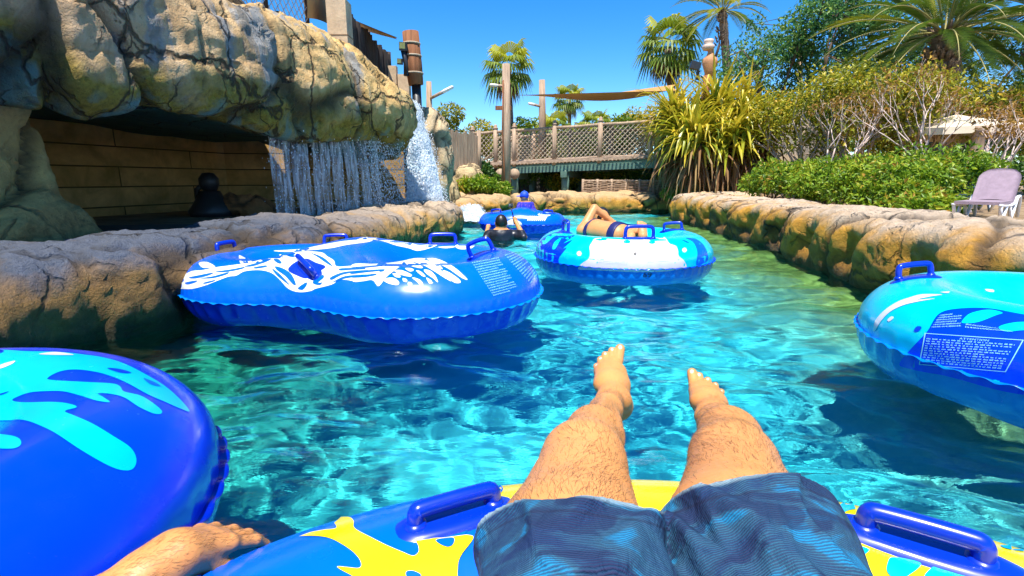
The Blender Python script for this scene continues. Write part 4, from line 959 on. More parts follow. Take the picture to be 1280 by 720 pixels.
    # hem planes, one per leg; the crotch joins them
    top_l = P3(690, 640, .60); top_r = P3(930, 628, .60)
    hem_l = plane((.05, .492, .572), (.10, .74, .62)) + .003 * np.sin(G[..., 0] * 40) + 5 * np.maximum(0, .03 - G[..., 0]) ** 2; hem_r = plane((.30, .520, .578), (-.10, .74, .62)) + .003 * np.sin(G[..., 0] * 38 + 2) + 4.5 * np.maximum(0, G[..., 0] - .30) ** 2
    wl = 1 / (1 + np.exp((G[..., 0] - .176) / .004)); hem = hem_l * wl + hem_r * (1 - wl)
    back = -(G[..., 1] + .04 + (G[..., 2] - .36) * 0) ; waist = plane((.16, .13, .47), (-.05, -.75, .66))
    inner = Fo + .008
    shell = np.maximum.reduce([Fo, hem, waist]); cut = np.maximum(inner, -(hem + .016))     # hollow near the hems
    g.F = shell.astype(np.float32); g.F[[0, -1]] = .1; g.F[:, [0, -1]] = .1; g.F[:, :, [0, -1]] = .1
    V2, Q2 = surface_nets(g.F, g.lo, h); V2 = lap(V2, Q2, 1)
    t = NT('swim_shorts'); p = t.obj()
    st = t.new('TexWave', wave_type='BANDS', bands_direction='Y', wave_profile='SIN'); t.l(t.mapping(p, (1, 1, .55)), st.inputs[0]); st.inputs['Scale'].default_value = 135; st.inputs['Distortion'].default_value = 2.2; st.inputs['Detail'].default_value = 3; st.inputs['Detail Scale'].default_value = 1.5
    cam_ = t.noise(t.mapping(p, (1.0, 2.4, 1.4)), 9, 3, .55, .8); c2 = t.noise(t.mapping(p, (1.0, 2.8, 1.6), (4, 2, 1)), 7, 3, .55, .8)
    a = t.ramp(cam_, [(.38, (.012, .045, .12)), (.47, (.020, .085, .16)), (.56, (.026, .11, .18)), (.61, (.012, .21, .40))], 'LINEAR')
    a = t.mix(t.ramp(c2, [(.53, 0.0), (.57, .8)]), a, (.010, .032, .085))
    a = t.mix(t.ramp(st.outputs['Fac'], [(.40, 0.0), (.66, .62)]), a, (.022, .018, .065))
    hd_ = t.attr('hemd'); a = t.mix(t.ramp(hd_, [(0.0, .0), (.115, .0), (.12, .5), (.135, .5), (.14, 0.0)]), a, (.015, .02, .05)); a = t.mix(t.ramp(hd_, [(.0, .8), (.03, .0)]), a, (.30, .42, .46))
    t.base(a, .75, .2)
    t.bump(t.math('ADD', t.math('MULTIPLY', st.outputs['Fac'], .25), t.math('MULTIPLY', t.noise(t.mapping(p, (1, .6, 1)), 24, 5, .6, 1.2), 3.0)), .7, .004)
    wv = 1 / (1 + np.exp((V2[:, 0] - .176) / .004)); nl, nr_ = [X(n_, dtype=float) / np.linalg.norm(n_) for n_ in ((.10, .74, .62), (-.10, .74, .62))]
    hv = ((V2 - X((.05, .492, .572))) @ nl + 5 * np.maximum(0, .03 - V2[:, 0]) ** 2) * wv + ((V2 - X((.30, .520, .578))) @ nr_ + 4.5 * np.maximum(0, V2[:, 0] - .30) ** 2) * (1 - wv)
    link('swim_shorts', np_mesh('swim_shorts', V2, Q2, {'hemd': np.clip(-hv / .15, 0, 1)}), t.m, root, True, world=True)
build_own()

# ---- sunbather on the white and blue tube
def sunbather():
    root = empty('person', (1.0, 4.95, 0), label='sunbather in a navy bikini lying across the white tube with one arm over the face', cat='person')
    X = np.array; s = SDF((.45, 4.25, .12), (1.55, 5.75, .80), .0085)
    CH = P3(746, 288, 5.15); HP = P3(772, 293, 4.95); NE = P3(742, 284, 5.45); HD = P3(752, 273.5, 5.50)
    s.cone(CH, HP, .105, .115, .05, sq=1.15, up=(.2, 1, 0)); s.cone(CH, NE, .10, .05, .04); s.ell(HD, (.082, .088, .10), .02)
    s.ell(HD + X([-.005, -.08, .0]), (.016, .022, .022), .012)                   # nose
    # arm folded over the head: shoulder - elbow - hand
    SH = P3(728, 288, 5.20); EB = P3(743, 260, 5.30); HN = P3(768, 279, 5.35)
    s.cone(SH, EB, .052, .040, .03); s.cone(EB, HN, .040, .026, .012); s.cone(HN, P3(774, 283, 5.33), .027, .022, .01, sq=1.3, up=(1, 0, 0)); s.cone(CH, SH, .07, .055, .04)
    for k in range(4): s.cone(P3(774 + k * .3, 282 + k * 1.6, 5.32), P3(781 + k * .3, 284 + k * 1.8, 5.28), .010, .008, .004)
    SR = P3(762, 285, 5.3); ER = P3(776, 289, 5.1); s.cone(CH, SR, .07, .05, .04); s.cone(SR, ER, .045, .036, .02); s.cone(ER, P3(760, 291, 4.95), .034, .024, .02)
    # legs: near leg stretched over the rim with the sole towards us, far one folded beside it
    K1 = P3(800, 291, 5.05); A1 = P3(803, 292, 4.72); s.cone(HP, K1, .085, .055, .04); s.cone(K1, A1, .052, .034, .02)
    K2 = P3(786, 289, 5.0); A2 = P3(789, 295, 4.66); s.cone(HP, K2, .08, .052, .04); s.cone(K2, A2, .048, .032, .02)
    def foot(A, heel, toe, lean, r=1.0):
        H = P3(heel[0], heel[1], heel[2]); T = P3(toe[0], toe[1], toe[2]); s.ell(H, (.034, .04, .036), .015); s.cone(A, H, .034, .032, .02); s.cone(H, T, .030, .030, .015, sq=1.35, up=(1, 0, 0))
        ax = T - H; ax /= np.linalg.norm(ax); sd = X([1.0, 0, 0])
        for k, (o, l, rr) in enumerate([(-.036, .034, .0150), (-.014, .036, .0115), (.004, .032, .0108), (.020, .024, .0102), (.035, .015, .0100)]):
            o = o * lean; b0 = T + sd * o; s.cone(b0, b0 + ax * (l + .012) + X([0, .004, 0]), rr, rr * .95, .004)
    foot(A1, (803.5, 295, 4.66), (803, 283, 4.70), 1); foot(A2, (787, 299, 4.64), (787.5, 290.5, 4.72), -1)
    V, Q = surface_nets(s.F, s.lo, s.h); V = lap(V, Q, 1); body = link('body', np_mesh('body', V, Q), SKIN2, root, True, world=True)
    # clothes: thin shells over parts of the body
    navy = mat('navy_swimwear', (.012, .014, .10), .5, .3, 60); b = s.F
    G = np.stack(np.meshgrid(*s.ax, indexing='ij'), -1); ax = HP - CH; L = np.linalg.norm(ax); ax /= L; tt = (G - CH) @ ax
    def cloth(name, lo, hi, m):
        f = np.maximum.reduce([b - .009, -(tt - lo), tt - hi, b * 0 - 1 + 0]); f = f.astype(np.float32); f[[0, -1]] = .1; f[:, [0, -1]] = .1; f[:, :, [0, -1]] = .1
        v, q = surface_nets(f, s.lo, s.h); return link(name, np_mesh(name, lap(v, q, 1), q), m, root, True, world=True)
    near = np.linalg.norm(G - CH - tt[..., None] * ax, axis=-1)
    b = np.where(near < .155, b, .2); b = np.maximum(b, G[..., 2] * 0 + (np.linalg.norm(G - SH, axis=-1) < .03) * .0); cloth('bikini_top', -.075, -.035, navy)
    b = np.where(np.linalg.norm(G - HP, axis=-1) < .20, s.F, .2); cloth('bikini_bottom', L - .035, L + .05, navy)
    # hair and sunglasses
    g = SDF(HD - .16, HD + .16, .008); g.ell(HD + X([.005, .045, .02]), (.092, .085, .105), .01); v, q = surface_nets(g.F, g.lo, g.h); link('hair', np_mesh('hair', v, q), BLACKHAIR, root, True, world=True)
    mb = MB()
    for e in (-.034, .034): mb.lathe([(.0, -.004), (.027, -.004), (.03, 0), (.027, .004), (0, .004)], (0, 0, 0), 14)
    vs = [Matrix.Rotation(R(90), 3, 'X') @ Vector(v) for v in mb.v]; n = len(vs) // 2
    mb.v = [tuple(v + Vector((-.034 if i < n else .034, 0, 0)) + Vector(HD) + Vector((0, -.088, .02))) for i, v in enumerate(vs)]
    mb.box(tuple(HD + X([0, -.09, .024])), (.02, .008, .006)); mb.build('sunglasses', mat('dark_lens', (.01, .01, .012), .1), root, True, world=True)
sunbather()
# ---- swimmer with a camera on a stick
def swimmer():
    X = np.array; root = empty('person', (-.17, 7.95, 0), label='dark-haired swimmer in a black top seen from behind holding up a camera stick', cat='person')
    s = SDF((-.60, 7.45, -.5), (.35, 8.6, .50), .010); HD = P3(626.5, 278.5, 7.9)
    s.ell(HD, (.085, .10, .118), .02); 
    for e in (-.088, .088): s.ell(HD + X([e, .01, -.01]), (.014, .02, .03), .01)
    s.ell(HD + X([0, .10, -.01]), (.014, .022, .02), .012)
    NK = HD + X([0, -.01, -.13]); s.cone(HD + X([0, -.01, -.05]), NK, .055, .06, .02); CH = HD + X([0, .0, -.34]); s.cone(NK + X([0, 0, -.07]), CH, .13, .14, .06, sq=1.4, up=(1, 0, 0)); s.cone(CH, CH + X([0, .03, -.28]), .135, .13, .05, sq=1.3, up=(1, 0, 0))
    SL = HD + X([-.19, 0, -.19]); SR = HD + X([.19, 0, -.19]); s.cone(SL, SR, .068, .068, .05)
    ER = P3(655, 297, 7.8); HR = P3(644, 275.5, 8.0); s.cone(SR, ER, .056, .046, .03); s.cone(ER, HR, .046, .030, .02); s.ell(HR + X([0, 0, .02]), (.038, .03, .042), .012)
    for k in range(4): s.cone(HR + X([.02, .02, .045 - .02 * k]), HR + X([-.03, .035, .045 - .02 * k]), .011, .009, .004)
    s.cone(HR + X([-.01, -.01, 0]), HR + X([-.035, .0, .045]), .012, .01, .006)
    EL = P3(607, 299, 7.9); HL = P3(610, 284, 8.15); s.cone(SL, EL, .056, .046, .03); s.cone(EL, HL, .044, .030, .02); s.ell(HL, (.036, .04, .04), .01)
    for k in range(4): s.cone(HL + X([-.024 + .016 * k, .01, .02]), HL + X([-.02 + .016 * k, .05, .04]), .010, .008, .004)
    s.cone(HL + X([.02, .0, .0]), HL + X([.045, .03, .01]), .011, .009, .006)
    V, Q = surface_nets(s.F, s.lo, s.h); V = lap(V, Q, 1); body = link('body', np_mesh('body', V, Q), SKIN2, root, True, world=True)
    G = np.stack(np.meshgrid(*s.ax, indexing='ij'), -1)
    f = np.maximum.reduce([s.F - .012 - .006 * vnoise(G, 14, 3), G[..., 2] - (NK[2] + .03), -( ER[0] + .04 - G[..., 0]), G[..., 2] * 0 + (EL[0] - .04 - G[..., 0]), np.where((G[..., 1] > HD[1] + .06) & (G[..., 2] > HD[2] - .15), .05, -1.0)])
    f = np.where((G[..., 2] > ER[2] + .13) & (np.abs(G[..., 0] - HD[0]) > .16), .05, f).astype(np.float32); f[[0, -1]] = .1; f[:, [0, -1]] = .1; f[:, :, [0, -1]] = .1
    v, q = surface_nets(f, s.lo, s.h); link('shirt', np_mesh('shirt', lap(v, q, 2), q), mat('black_rash_top', (.012, .014, .022), .35, .3, 20, .4, 20), root, True, world=True)
    g = SDF(HD - .17, HD + .17, .008); g.ell(HD + X([0, -.012, .022]), (.094, .104, .112), .01); gz = np.stack(np.meshgrid(*g.ax, indexing='ij'), -1)
    g.F = np.maximum(g.F, (HD[2] - .03 + (gz[..., 1] - HD[1]) * .9) - gz[..., 2]).astype(np.float32) + (.003 * fbm(gz, 60, 2)).astype(np.float32); v, q = surface_nets(g.F, g.lo, g.h); link('hair', np_mesh('hair', v, q), BLACKHAIR, root, True, world=True)
    # camera on its stick: held, so a thing of its own
    st = empty('camera_stick', tuple(HR + X([-.02, .03, -.08])), label='small action camera on a black stick in the swimmer raised hand', cat='camera stick')
    tp = P3(638.5, 256.5, 8.05); b0 = HR + X([-.005, .03, -.06])
    MB().tube([b0, b0 * .6 + tp * .4], [.019, .019], 10).tube([b0 * .6 + tp * .4, tp + X([0, 0, -.02])], [.010, .009], 8).build('grip', mat('black_plastic', (.015, .015, .017), .4), st, True, world=True)
    MB().box(tuple(tp), (.075, .045, .055)).tube([tp + X([.012, -.03, .005]), tp + X([.012, -.018, .005])], [.018, .018], 12).build('camera', mat('grey_plastic', (.05, .055, .06), .35), st, False, world=True)
    MB().box(tuple(tp + X([-.012, -.0235, .008])), (.03, .003, .022)).build('screen', mat('screen_glass', (.25, .30, .32), .1), st, False, world=True)
swimmer()
def child():
    X = np.array; root = empty('person', (.22, 9.0, 0), label='child in a blue cap and blue patterned shirt sitting in the distant tube', cat='person')
    HD = P3(655.5, 246.0, 9.05); s = SDF(HD - X([.32, .3, .45]), HD + X([.35, .45, .2]), .010)
    s.ell(HD, (.068, .078, .088), .02); s.ell(HD + X([-.07, .0, -.01]), (.016, .012, .014), .01); CH = HD + X([.02, .02, -.165]); s.cone(HD + X([0, 0, -.05]), CH, .045, .08, .03); s.cone(CH, CH + X([.03, .0, -.15]), .10, .105, .04, sq=1.2, up=(1, 0, 0))
    SL = CH + X([-.09, -.02, .03]); SR = CH + X([.10, .03, .03]); s.cone(SL, SR, .04, .04, .03); EL = SL + X([-.07, -.03, -.10]); s.cone(SL, EL, .033, .026, .02); s.cone(EL, EL + X([-.08, .03, -.04]), .025, .018, .015)
    for k in range(4): s.cone(EL + X([-.08, .02 + .008 * k, -.04]), EL + X([-.115, .015 + .011 * k, -.05]), .007, .006, .003)
    ER = SR + X([.06, .0, -.11]); s.cone(SR, ER, .033, .026, .02); s.cone(ER, ER + X([-.02, .09, -.03]), .025, .018, .015)
    for o in (-.05, .06): s.cone(CH + X([.03 + o, .0, -.17]), CH + X([-.12 + o, .16, -.10]), .05, .038, .03); s.cone(CH + X([-.12 + o, .16, -.10]), CH + X([-.2 + o, .3, -.18]), .036, .026, .02)
    V, Q = surface_nets(s.F, s.lo, s.h); link('body', np_mesh('body', lap(V, Q, 1), Q), SKIN2, root, True, world=True)
    G = np.stack(np.meshgrid(*s.ax, indexing='ij'), -1); f = np.maximum.reduce([s.F - .012, G[..., 2] - (HD[2] - .09), (EL[0] - .0) - G[..., 0], (G[..., 1] - (HD[1] + .16))]).astype(np.float32); f[[0, -1]] = .1; f[:, [0, -1]] = .1; f[:, :, [0, -1]] = .1
    v, q = surface_nets(f, s.lo, s.h); t = NT('child_shirt'); n = t.noise(t.obj(), 16, 3, .6, 1.5); t.base(t.ramp(n, [(.40, (.02, .035, .42)), (.52, (.035, .03, .30)), (.60, (.30, .14, .55)), (.66, (.03, .05, .45))]), .7, .3)
    link('shirt', np_mesh('shirt', lap(v, q, 1), q), t.m, root, True, world=True)
    cb = mat('blue_cap', (.01, .07, .52), .6, .2, 20); g = SDF(HD - .16, HD + .16, .008); g.ell(HD + X([.0, .0, .025]), (.080, .088, .080), .01); gz = np.stack(np.meshgrid(*g.ax, indexing='ij'), -1)
    g.F = np.maximum(g.F, HD[2] + .0 - gz[..., 2] + np.where(gz[..., 0] > HD[0], -.05 * (gz[..., 0] - HD[0]) / .08, 0)).astype(np.float32); g.ell(HD + X([-.095, .0, .012]), (.055, .055, .009), .012); g.ell(HD + X([.0, 0, .107]), (.010, .010, .007), .003)
    v, q = surface_nets(g.F, g.lo, g.h); link('cap', np_mesh('cap', v, q), cb, root, True, world=True)
child()
# ------------------------------------------------------------ cave, falls, fences, bridge
def wood(name, col, scale=1.0, axis='Z', rough=.8):
    t = NT(name); p = t.obj(); sc = {'Z': (14, 14, 1.2), 'X': (1.2, 14, 14), 'Y': (14, 1.2, 14)}[axis]
    n = t.noise(t.mapping(p, tuple(s * scale for s in sc)), 1.6, 6, .65, .4); n2 = t.noise(p, 3 * scale, 4)
    a = t.ramp(n, [(.25, tuple(c * .35 for c in col)), (.5, tuple(c * .85 for c in col)), (.75, tuple(min(1, c * 1.35) for c in col))]); a = t.mix(t.ramp(n2, [(.4, 0.0), (.7, .35)]), a, tuple(c * .6 for c in col))
    t.base(a, rough, .2); t.bump(n, .6, .01); return t.m
W_GREY = wood('wood_grey', (.47, .33, .22)); W_DARK = wood('wood_dark', (.075, .055, .045)); W_BROWN = wood('wood_brown', (.30, .125, .055)); W_TAN = wood('wood_tan', (.48, .34, .22)); W_RAIL = wood('wood_rail', (.46, .33, .23), axis='X')
G_BEAM = mat('green_paint', (.09, .17, .13), .6, .35, 3, .3, 12); STONE = mat('tan_stone', (.52, .38, .24), .85, .25, 6, .5, 30)
BLACKM = mat('black_metal', (.02, .02, .022), .45); SAILM = mat('sail_cloth', (.46, .24, .07), .8, .08, 2); ROPE = mat('rope', (.40, .32, .22), .85, .2, 30)
def block_wall(name, p0, p1, z0, z1, th, label):
    d = Vector((p1[0] - p0[0], p1[1] - p0[1], 0)); L = d.length; an = math.atan2(d.y, d.x)
    root_m = MB().box((L / 2, th / 2, (z0 + z1) / 2), (L, th, z1 - z0)).mesh(name)
    t = NT(name + '_mat'); p = t.obj(); s_ = t.sep(p); cb = t.new('CombineXYZ'); t.l(s_[0], cb.inputs[0]); t.l(s_[2], cb.inputs[1])
    br = t.new('TexBrick'); t.l(cb.outputs[0], br.inputs[0]); br.inputs['Scale'].default_value = 1; br.inputs['Brick Width'].default_value = 2.4; br.inputs['Row Height'].default_value = .27; br.inputs['Mortar Size'].default_value = .012; br.inputs['Mortar Smooth'].default_value = .6
    br.inputs['Color1'].default_value = (.56, .32, .11, 1); br.inputs['Color2'].default_value = (.62, .39, .16, 1); br.inputs['Mortar'].default_value = (.05, .03, .015, 1)
    n = t.noise(p, 2.5, 5, .65, .5); a = t.mix(t.ramp(n, [(.35, .7), (.65, 0.0)]), br.outputs[0], (.18, .14, .04)); t.base(a, .9, .15)
    t.bump(t.math('ADD', t.math('MULTIPLY', br.outputs['Fac'], -1.0), t.math('MULTIPLY', t.noise(p, 20, 4), .4)), .8, .02)
    o = link(name, root_m, t.m, smooth=False, label=label, cat='wall'); o.location = (p0[0], p0[1], 0); o.rotation_euler = (0, 0, an); return o
block_wall('block_wall', (-6.6, 2.6), (-4.95, 9.15), .1, 2.6, .3, 'brown block wall at the back of the shaded cave')
block_wall('block_wall', (-5.0, 9.10), (-2.0, 9.75), .1, 2.4, .3, 'dark block wall closing the far end of the cave behind the falling water')
def cave_fill():
    MB().box((-4.35, 5.6, .20), (3.2, 9.0, .44)).build('cave_floor', mat('cave_floor', (.07, .06, .05), .8, .3, 4, .4, 20), kind='structure')
    # black rounded fixture of unclear use and a tilted brown rock in the cave
    r = empty('black_fixture', (-4.0, 6.9, .42), label='black rounded fixture standing in the dark cave', cat='black_fixture')
    MB().lathe([(.0, 0), (.26, 0), (.28, .08), (.2, .2), (.15, .28), (.12, .34)], n=14).build('base', BLACKM, r, True)
    MB().lathe([(.0, .33), (.08, .34), (.12, .42), (.12, .50), (.07, .57), (0, .58)], n=14).build('head', BLACKM, r, True)
    MB().tube([(-.06, 0, .44), (-.17, 0, .36), (-.16, 0, .2)], .035, 8).build('pipe', BLACKM, r, True)
    n, m = 40, 24; a = np.linspace(0, 2 * math.pi, n, endpoint=False)[:, None]; b = np.linspace(-math.pi / 2, math.pi / 2, m)[None]
    P = np.stack([-3.55 + .30 * np.cos(a) * np.cos(b), 7.1 + .25 * np.sin(a) * np.cos(b), .50 + .16 * np.sin(b) + .10 * np.cos(a) * np.cos(b) * -1], -1); P, g = rock_disp(P, 1, .05, 2.5, .02, .02, 91)
    link('boulder', grid_mesh('boulder', P, True, attrs={'groove': g}), rock_mat('boulder_rock', (.40, .17, .06), (.34, .15, .05), (.2, .09, .03), .3, .7), label='rust brown boulder lying in the cave behind the falling water', cat='boulder')
cave_fill()
# falling water
def water_mat(name, dens=.5, sx=26, sz=2.4, white=.85, lo=.42):
    t = NT(name); p = t.obj(); st = t.noise(t.mapping(p, (sx, sx, sz)), 1.0, 5, .7, .5); st2 = t.noise(t.mapping(p, (sx * 1.7, sx * 1.7, sz * 6)), 1.0, 4, .7)
    t.base((white, white * 1.02, white * 1.05), .25, .6)
    al = t.math('MULTIPLY', t.ramp(st, [(lo, .08), (lo + .22, dens)]), t.ramp(st2, [(.36, .35), (.6, 1.0)])); t.l(al, t.b.inputs['Alpha'])
    t.bump(t.math('ADD', st, st2), .9, .03); return t.m
def curtain():
    A = np.array([-2.80, 5.98]); B = np.array([-1.72, 8.75]); V = []; Q = []; rg = np.random.RandomState(4); T = []
    spans = [(.01, .115, 1), (.125, .225, 1), (.235, .345, 1), (.355, .43, 1), (.44, .53, 1), (.55, .62, .8), (.64, .70, .7)]
    Dv = (B - A); Nn = np.array([Dv[1], -Dv[0]]) / np.linalg.norm(Dv)
    for (s0, s1, dn) in spans:
        nu, nv = 26, 46; u = np.linspace(0, 1, nu)[:, None]; v = np.linspace(0, 1, nv)[None]
        s = s0 + (s1 - s0) * (.5 + (u - .5) * (1 - .12 * v)) + .004 * np.sin(9 * v + s0 * 50); z = 1.58 - 1.25 * v
        w_ = .05 * np.sin(u * math.pi) + .018 * np.sin(u * 19 + s0 * 30 + 4 * v) + .012 * vnoise(np.stack([u * 6 + 0 * v, v * 3 + 0 * u, 0 * u * v + s0 * 9], -1), 2, 3) + .10 * v * (1 - .5 * v)
        P = np.stack([A[0] + Dv[0] * s + Nn[0] * w_, A[1] + Dv[1] * s + Nn[1] * w_, z + 0 * s], -1); n = len(V) and sum(len(x) for x in V)
        i = np.arange(nu * nv).reshape(nu, nv) + (n or 0); Q.append(np.stack([i[:-1, :-1], i[1:, :-1], i[1:, 1:], i[:-1, 1:]], -1).reshape(-1, 4)); V.append(P.reshape(-1, 3))
    root = empty('waterfall', (-2.3, 7.2, .3), label='thin curtain of falling water hanging from the lip of the overhang', cat='waterfall')
    link('water_sheet', np_mesh('water_sheet', np.concatenate(V), np.concatenate(Q)), water_mat('curtain_water', .72, 17, 1.0, .80, .36), root, True, world=True)
    # loose drops between and beside the sheets
    n = 5200; s = np.concatenate([rg.uniform(0, .75, n // 4), rg.uniform(.58, 1.12, n - n // 4)]); s = s[:n]; z = .35 + rg.rand(n) * 1.2; off = rg.randn(n) * .07 + .06
    C_ = np.stack([A[0] + Dv[0] * s + Nn[0] * off, A[1] + Dv[1] * s + Nn[1] * off, z], -1); drops(root, C_, rg, .0035, .009, 2.2, 'droplets')
def drops(root, C_, rg, r0, r1, st, name):
    r = rg.uniform(r0, r1, len(C_)) ; base = np.array([(1, 0, 0), (0, 1, 0), (-1, 0, 0), (0, -1, 0), (0, 0, 1), (0, 0, -1)], float)
    S_ = r[:, None] * np.array([1, 1, 1.0]); S_[:, 2] *= rg.uniform(1, st, len(C_)); V = C_[:, None] + base[None] * S_[:, None]
    f = np.array([(0, 1, 4), (1, 2, 4), (2, 3, 4), (3, 0, 4), (1, 0, 5), (2, 1, 5), (3, 2, 5), (0, 3, 5)]); Q = (np.arange(len(C_))[:, None, None] * 6 + f[None]).reshape(-1, 3)
    t = MATS.get('drop') or NT('drop_water').base((.80, .87, .92), .15, .6).m; MATS['drop'] = t
    return link(name, np_mesh(name, V.reshape(-1, 3), Q), t, root, True, world=True, kind='stuff')
curtain()
def foam_mat():
    t = NT('foam_water'); p = t.obj(); n = t.noise(t.mapping(p, (9, 9, 4)), 1.6, 6, .75, .6); v = t.vor(t.mapping(p, (1, 1, .5)), 30)
    t.base(t.ramp(n, [(.32, (.22, .42, .58)), (.48, (.62, .76, .84)), (.6, (.88, .92, .94))]), .35, .5); t.bump(t.math('ADD', n, v), 1.0, .05); return t.m
FOAM = foam_mat()
def cascade(label, path, w0, w1, seed, ndrop, spread):
    """white water rushing down a rock slope: path of 3D points, width w0 -> w1"""
    root = empty('waterfall', tuple(path[-1]), label=label, cat='waterfall'); c = catmull(path, 26); nu = 40; d = np.gradient(c, axis=0); side = np.cross(d, [0, 0, 1]); side[:, 2] = 0; side /= np.linalg.norm(side, axis=1, keepdims=True) + 1e-6
    side = side.mean(0) / np.linalg.norm(side.mean(0)); nr = np.cross(side, d); nr /= np.linalg.norm(nr, axis=1, keepdims=True)
    if nr[:, 1].mean() > 0: nr = -nr
    u = np.linspace(-1, 1, nu)[:, None, None]; k = np.linspace(0, 1, len(c))[None, :, None]; wd = (w0 + (w1 - w0) * k) / 2
    P = c[None] + side[None, None] * u * wd; h = (.10 if ndrop > 3000 else .02) * (1 - u[..., 0] ** 2) + .05 * fbm(P, 5, 4, seed) + .03 * fbm(P * np.array([1, 1, .4]), 16, 3, seed + 1)
    P = P + nr[None] * h[..., None]; P += side[None, None] * (.05 * fbm(P, 4, 3, seed + 3))[..., None]
    link('water_sheet', grid_mesh('water_sheet', P), FOAM, root, True, world=True); rg = np.random.RandomState(seed)
    i = rg.randint(0, nu, ndrop); j = rg.randint(0, len(c), ndrop); C_ = P[i, j] + rg.randn(ndrop, 3) * spread * (.4 + j[:, None] / len(c)) + nr[j] * .04; drops(root, C_, rg, .003, .008, 1.6, 'droplets')
cascade('broad white cascade tumbling down the rocks at the far end of the cliff', [tuple(at_y(512, 132, 9.75)), tuple(at_y(518, 150, 9.65)), tuple(at_y(527, 200, 9.5)), tuple(at_y(531, 240, 9.35)), tuple(at_y(533, 262, 9.3))], .24, .82, 3, 7000, .045)
cascade('small cascade spilling over the rocks between the left bank and the far bank', [tuple(at_y(588, 258, 12.1)), tuple(at_y(588, 262, 11.9)), tuple(at_y(589, 267, 11.6)), tuple(at_y(590, 270, 11.3)), tuple(at_y(592, 278, 10.6))], .40, .75, 8, 2500, .03)
def rock_lump(name, label, c, r, seed, m, cat='boulder', big=.12, flat=1, bf=1.2):
    n, k = 80, 50; a = np.linspace(0, 2 * math.pi, n, endpoint=False)[:, None]; b = np.linspace(-math.pi / 2 + .02, math.pi / 2 - .02, k)[None]
    sq = lambda x: np.sign(x) * np.abs(x) ** .75
    P = np.stack([c[0] + r[0] * sq(np.cos(a)) * sq(np.cos(b)), c[1] + r[1] * sq(np.sin(a)) * sq(np.cos(b)), c[2] + r[2] * sq(np.sin(b)) + 0 * a], -1); P, g = rock_disp(P, 1, big, bf, .04, .02, seed)
    return link(name, grid_mesh(name, P, True, attrs={'groove': g}), m, label=label, cat=cat)
rm_tan = rock_mat('boulder_tan', (.62, .46, .26), (.58, .42, .2), (.4, .26, .1), .2, 1.6, speck=False)
q = at_y(532, 190, 10.4); rock_lump('boulder', 'tall tan boulder behind the broad white cascade', (q.x, 10.5, 1.1), (.42, .5, 1.15), 5, rm_tan)
q = at_y(574, 208, 13.6); rock_lump('boulder', 'pale yellow boulder below the picket fence left of the bridge', (q.x, 14.2, .75), (.62, .45, .55), 6, rm_tan, big=.07)
q = at_y(594, 250, 12.6); rock_lump('boulder', 'flat wet boulder behind the small cascade', (q.x - .1, 12.6, .12), (.7, .4, .30), 7, rm_end)
q = at_y(540, 200, 12.2); rock_lump('boulder', 'brown rock mass between the broad cascade and the yellow boulder', (q.x - .2, 12.4, .4), (.8, .7, .72), 8, rm_tan)

# fences
def pickets(name, label, A, B, z0, z1, m, w=.075, gap=.012, jit=.09, th=.03, seed=1, rails=True, post_m=None, round_=False, lean=.02):
    rg = random.Random(seed); A = Vector(A); B = Vector(B); d = (B - A); L = d.length; d.normalize(); an = math.atan2(d.y, d.x); root = empty(name, (A.x, A.y, z0), label=label, cat='fence'); mb = MB(); x = 0
    za, zb = (z1 if isinstance(z1, (tuple, list)) else (z1, z1)); ga, gb = (z0, z0)
    while x < L:
        ww = w * rg.uniform(.75, 1.2); top = za + (zb - za) * x / L + rg.uniform(-jit, jit * .4); c = A + d * (x + ww / 2); hh = top - ga
        if round_: mb.tube([(c.x, c.y, ga), (c.x + rg.uniform(-lean, lean), c.y, top)], [ww / 2, ww / 2 * .9], 7)
        else:
            M = Matrix.Rotation(an, 4, 'Z') @ Matrix.Rotation(rg.uniform(-lean, lean), 4, 'Y'); mb.box((c.x, c.y + rg.uniform(-.006, .006), ga + hh / 2), (ww, th * rg.uniform(.8, 1.2), hh), M=M)
        x += ww + gap * rg.uniform(.2, 2)
    mb.build('board_panel', m, root, False, world=True)
    if rails:
        n = Vector((-d.y, d.x, 0)) * .045
        for k, f in enumerate((.25, .8)):
            z = ga + (za - ga) * f; zz = ga + (zb - ga) * f; MB().tube([tuple(Vector((A.x, A.y, z)) + n), tuple(Vector((B.x, B.y, zz)) + n)], .025, 6).build('rail', m, root, False, world=True)
    for e, zt in ((A, za), (B, zb)): MB().tube([(e.x, e.y, ga - .1), (e.x, e.y, zt + .06)], [.065, .058], 8).build('post', post_m or m, root, True, world=True)
    return root
p0 = at_y(544, 200, 13.2); p1 = at_y(599, 204, 14.6)
pickets('picket_fence', 'weathered grey picket fence leading up to the left end of the bridge', (p0.x, 13.2, 0), (p1.x, 14.6, 0), 1.15, (at_y(544, 162, 13.2).z, at_y(599, 166, 14.6).z), W_GREY, seed=2)
pickets('picket_fence', 'dark slatted fence along the top of the cliff', (-2.60, 8.0, 0), (-2.75, 12.2, 0), 2.4, (3.52, 3.62), W_DARK, w=.09, jit=.07, seed=4, round_=True, gap=.02)
def pillar_at(px, y0, y1, Y, w, label, cap=True):
    a = at_y(px, y0, Y); b = at_y(px, y1, Y); r = empty('stone_pillar', (a.x, Y, b.z - .4), label=label, cat='pillar'); h = a.z - b.z + .4
    mb = MB().box((0, 0, h / 2), (w, w, h)); mb.build('shaft', STONE, r)
    MB().box((0, 0, h * .55), (w + .012, w + .012, .012)).box((0, 0, h * .30), (w + .012, w + .012, .012)).build('joint', mat('joint', (.25, .16, .09), .9), r)
    return r
pillar_at(423, 2, 62, 7.8, .27, 'tall square tan stone pillar on top of the cliff')
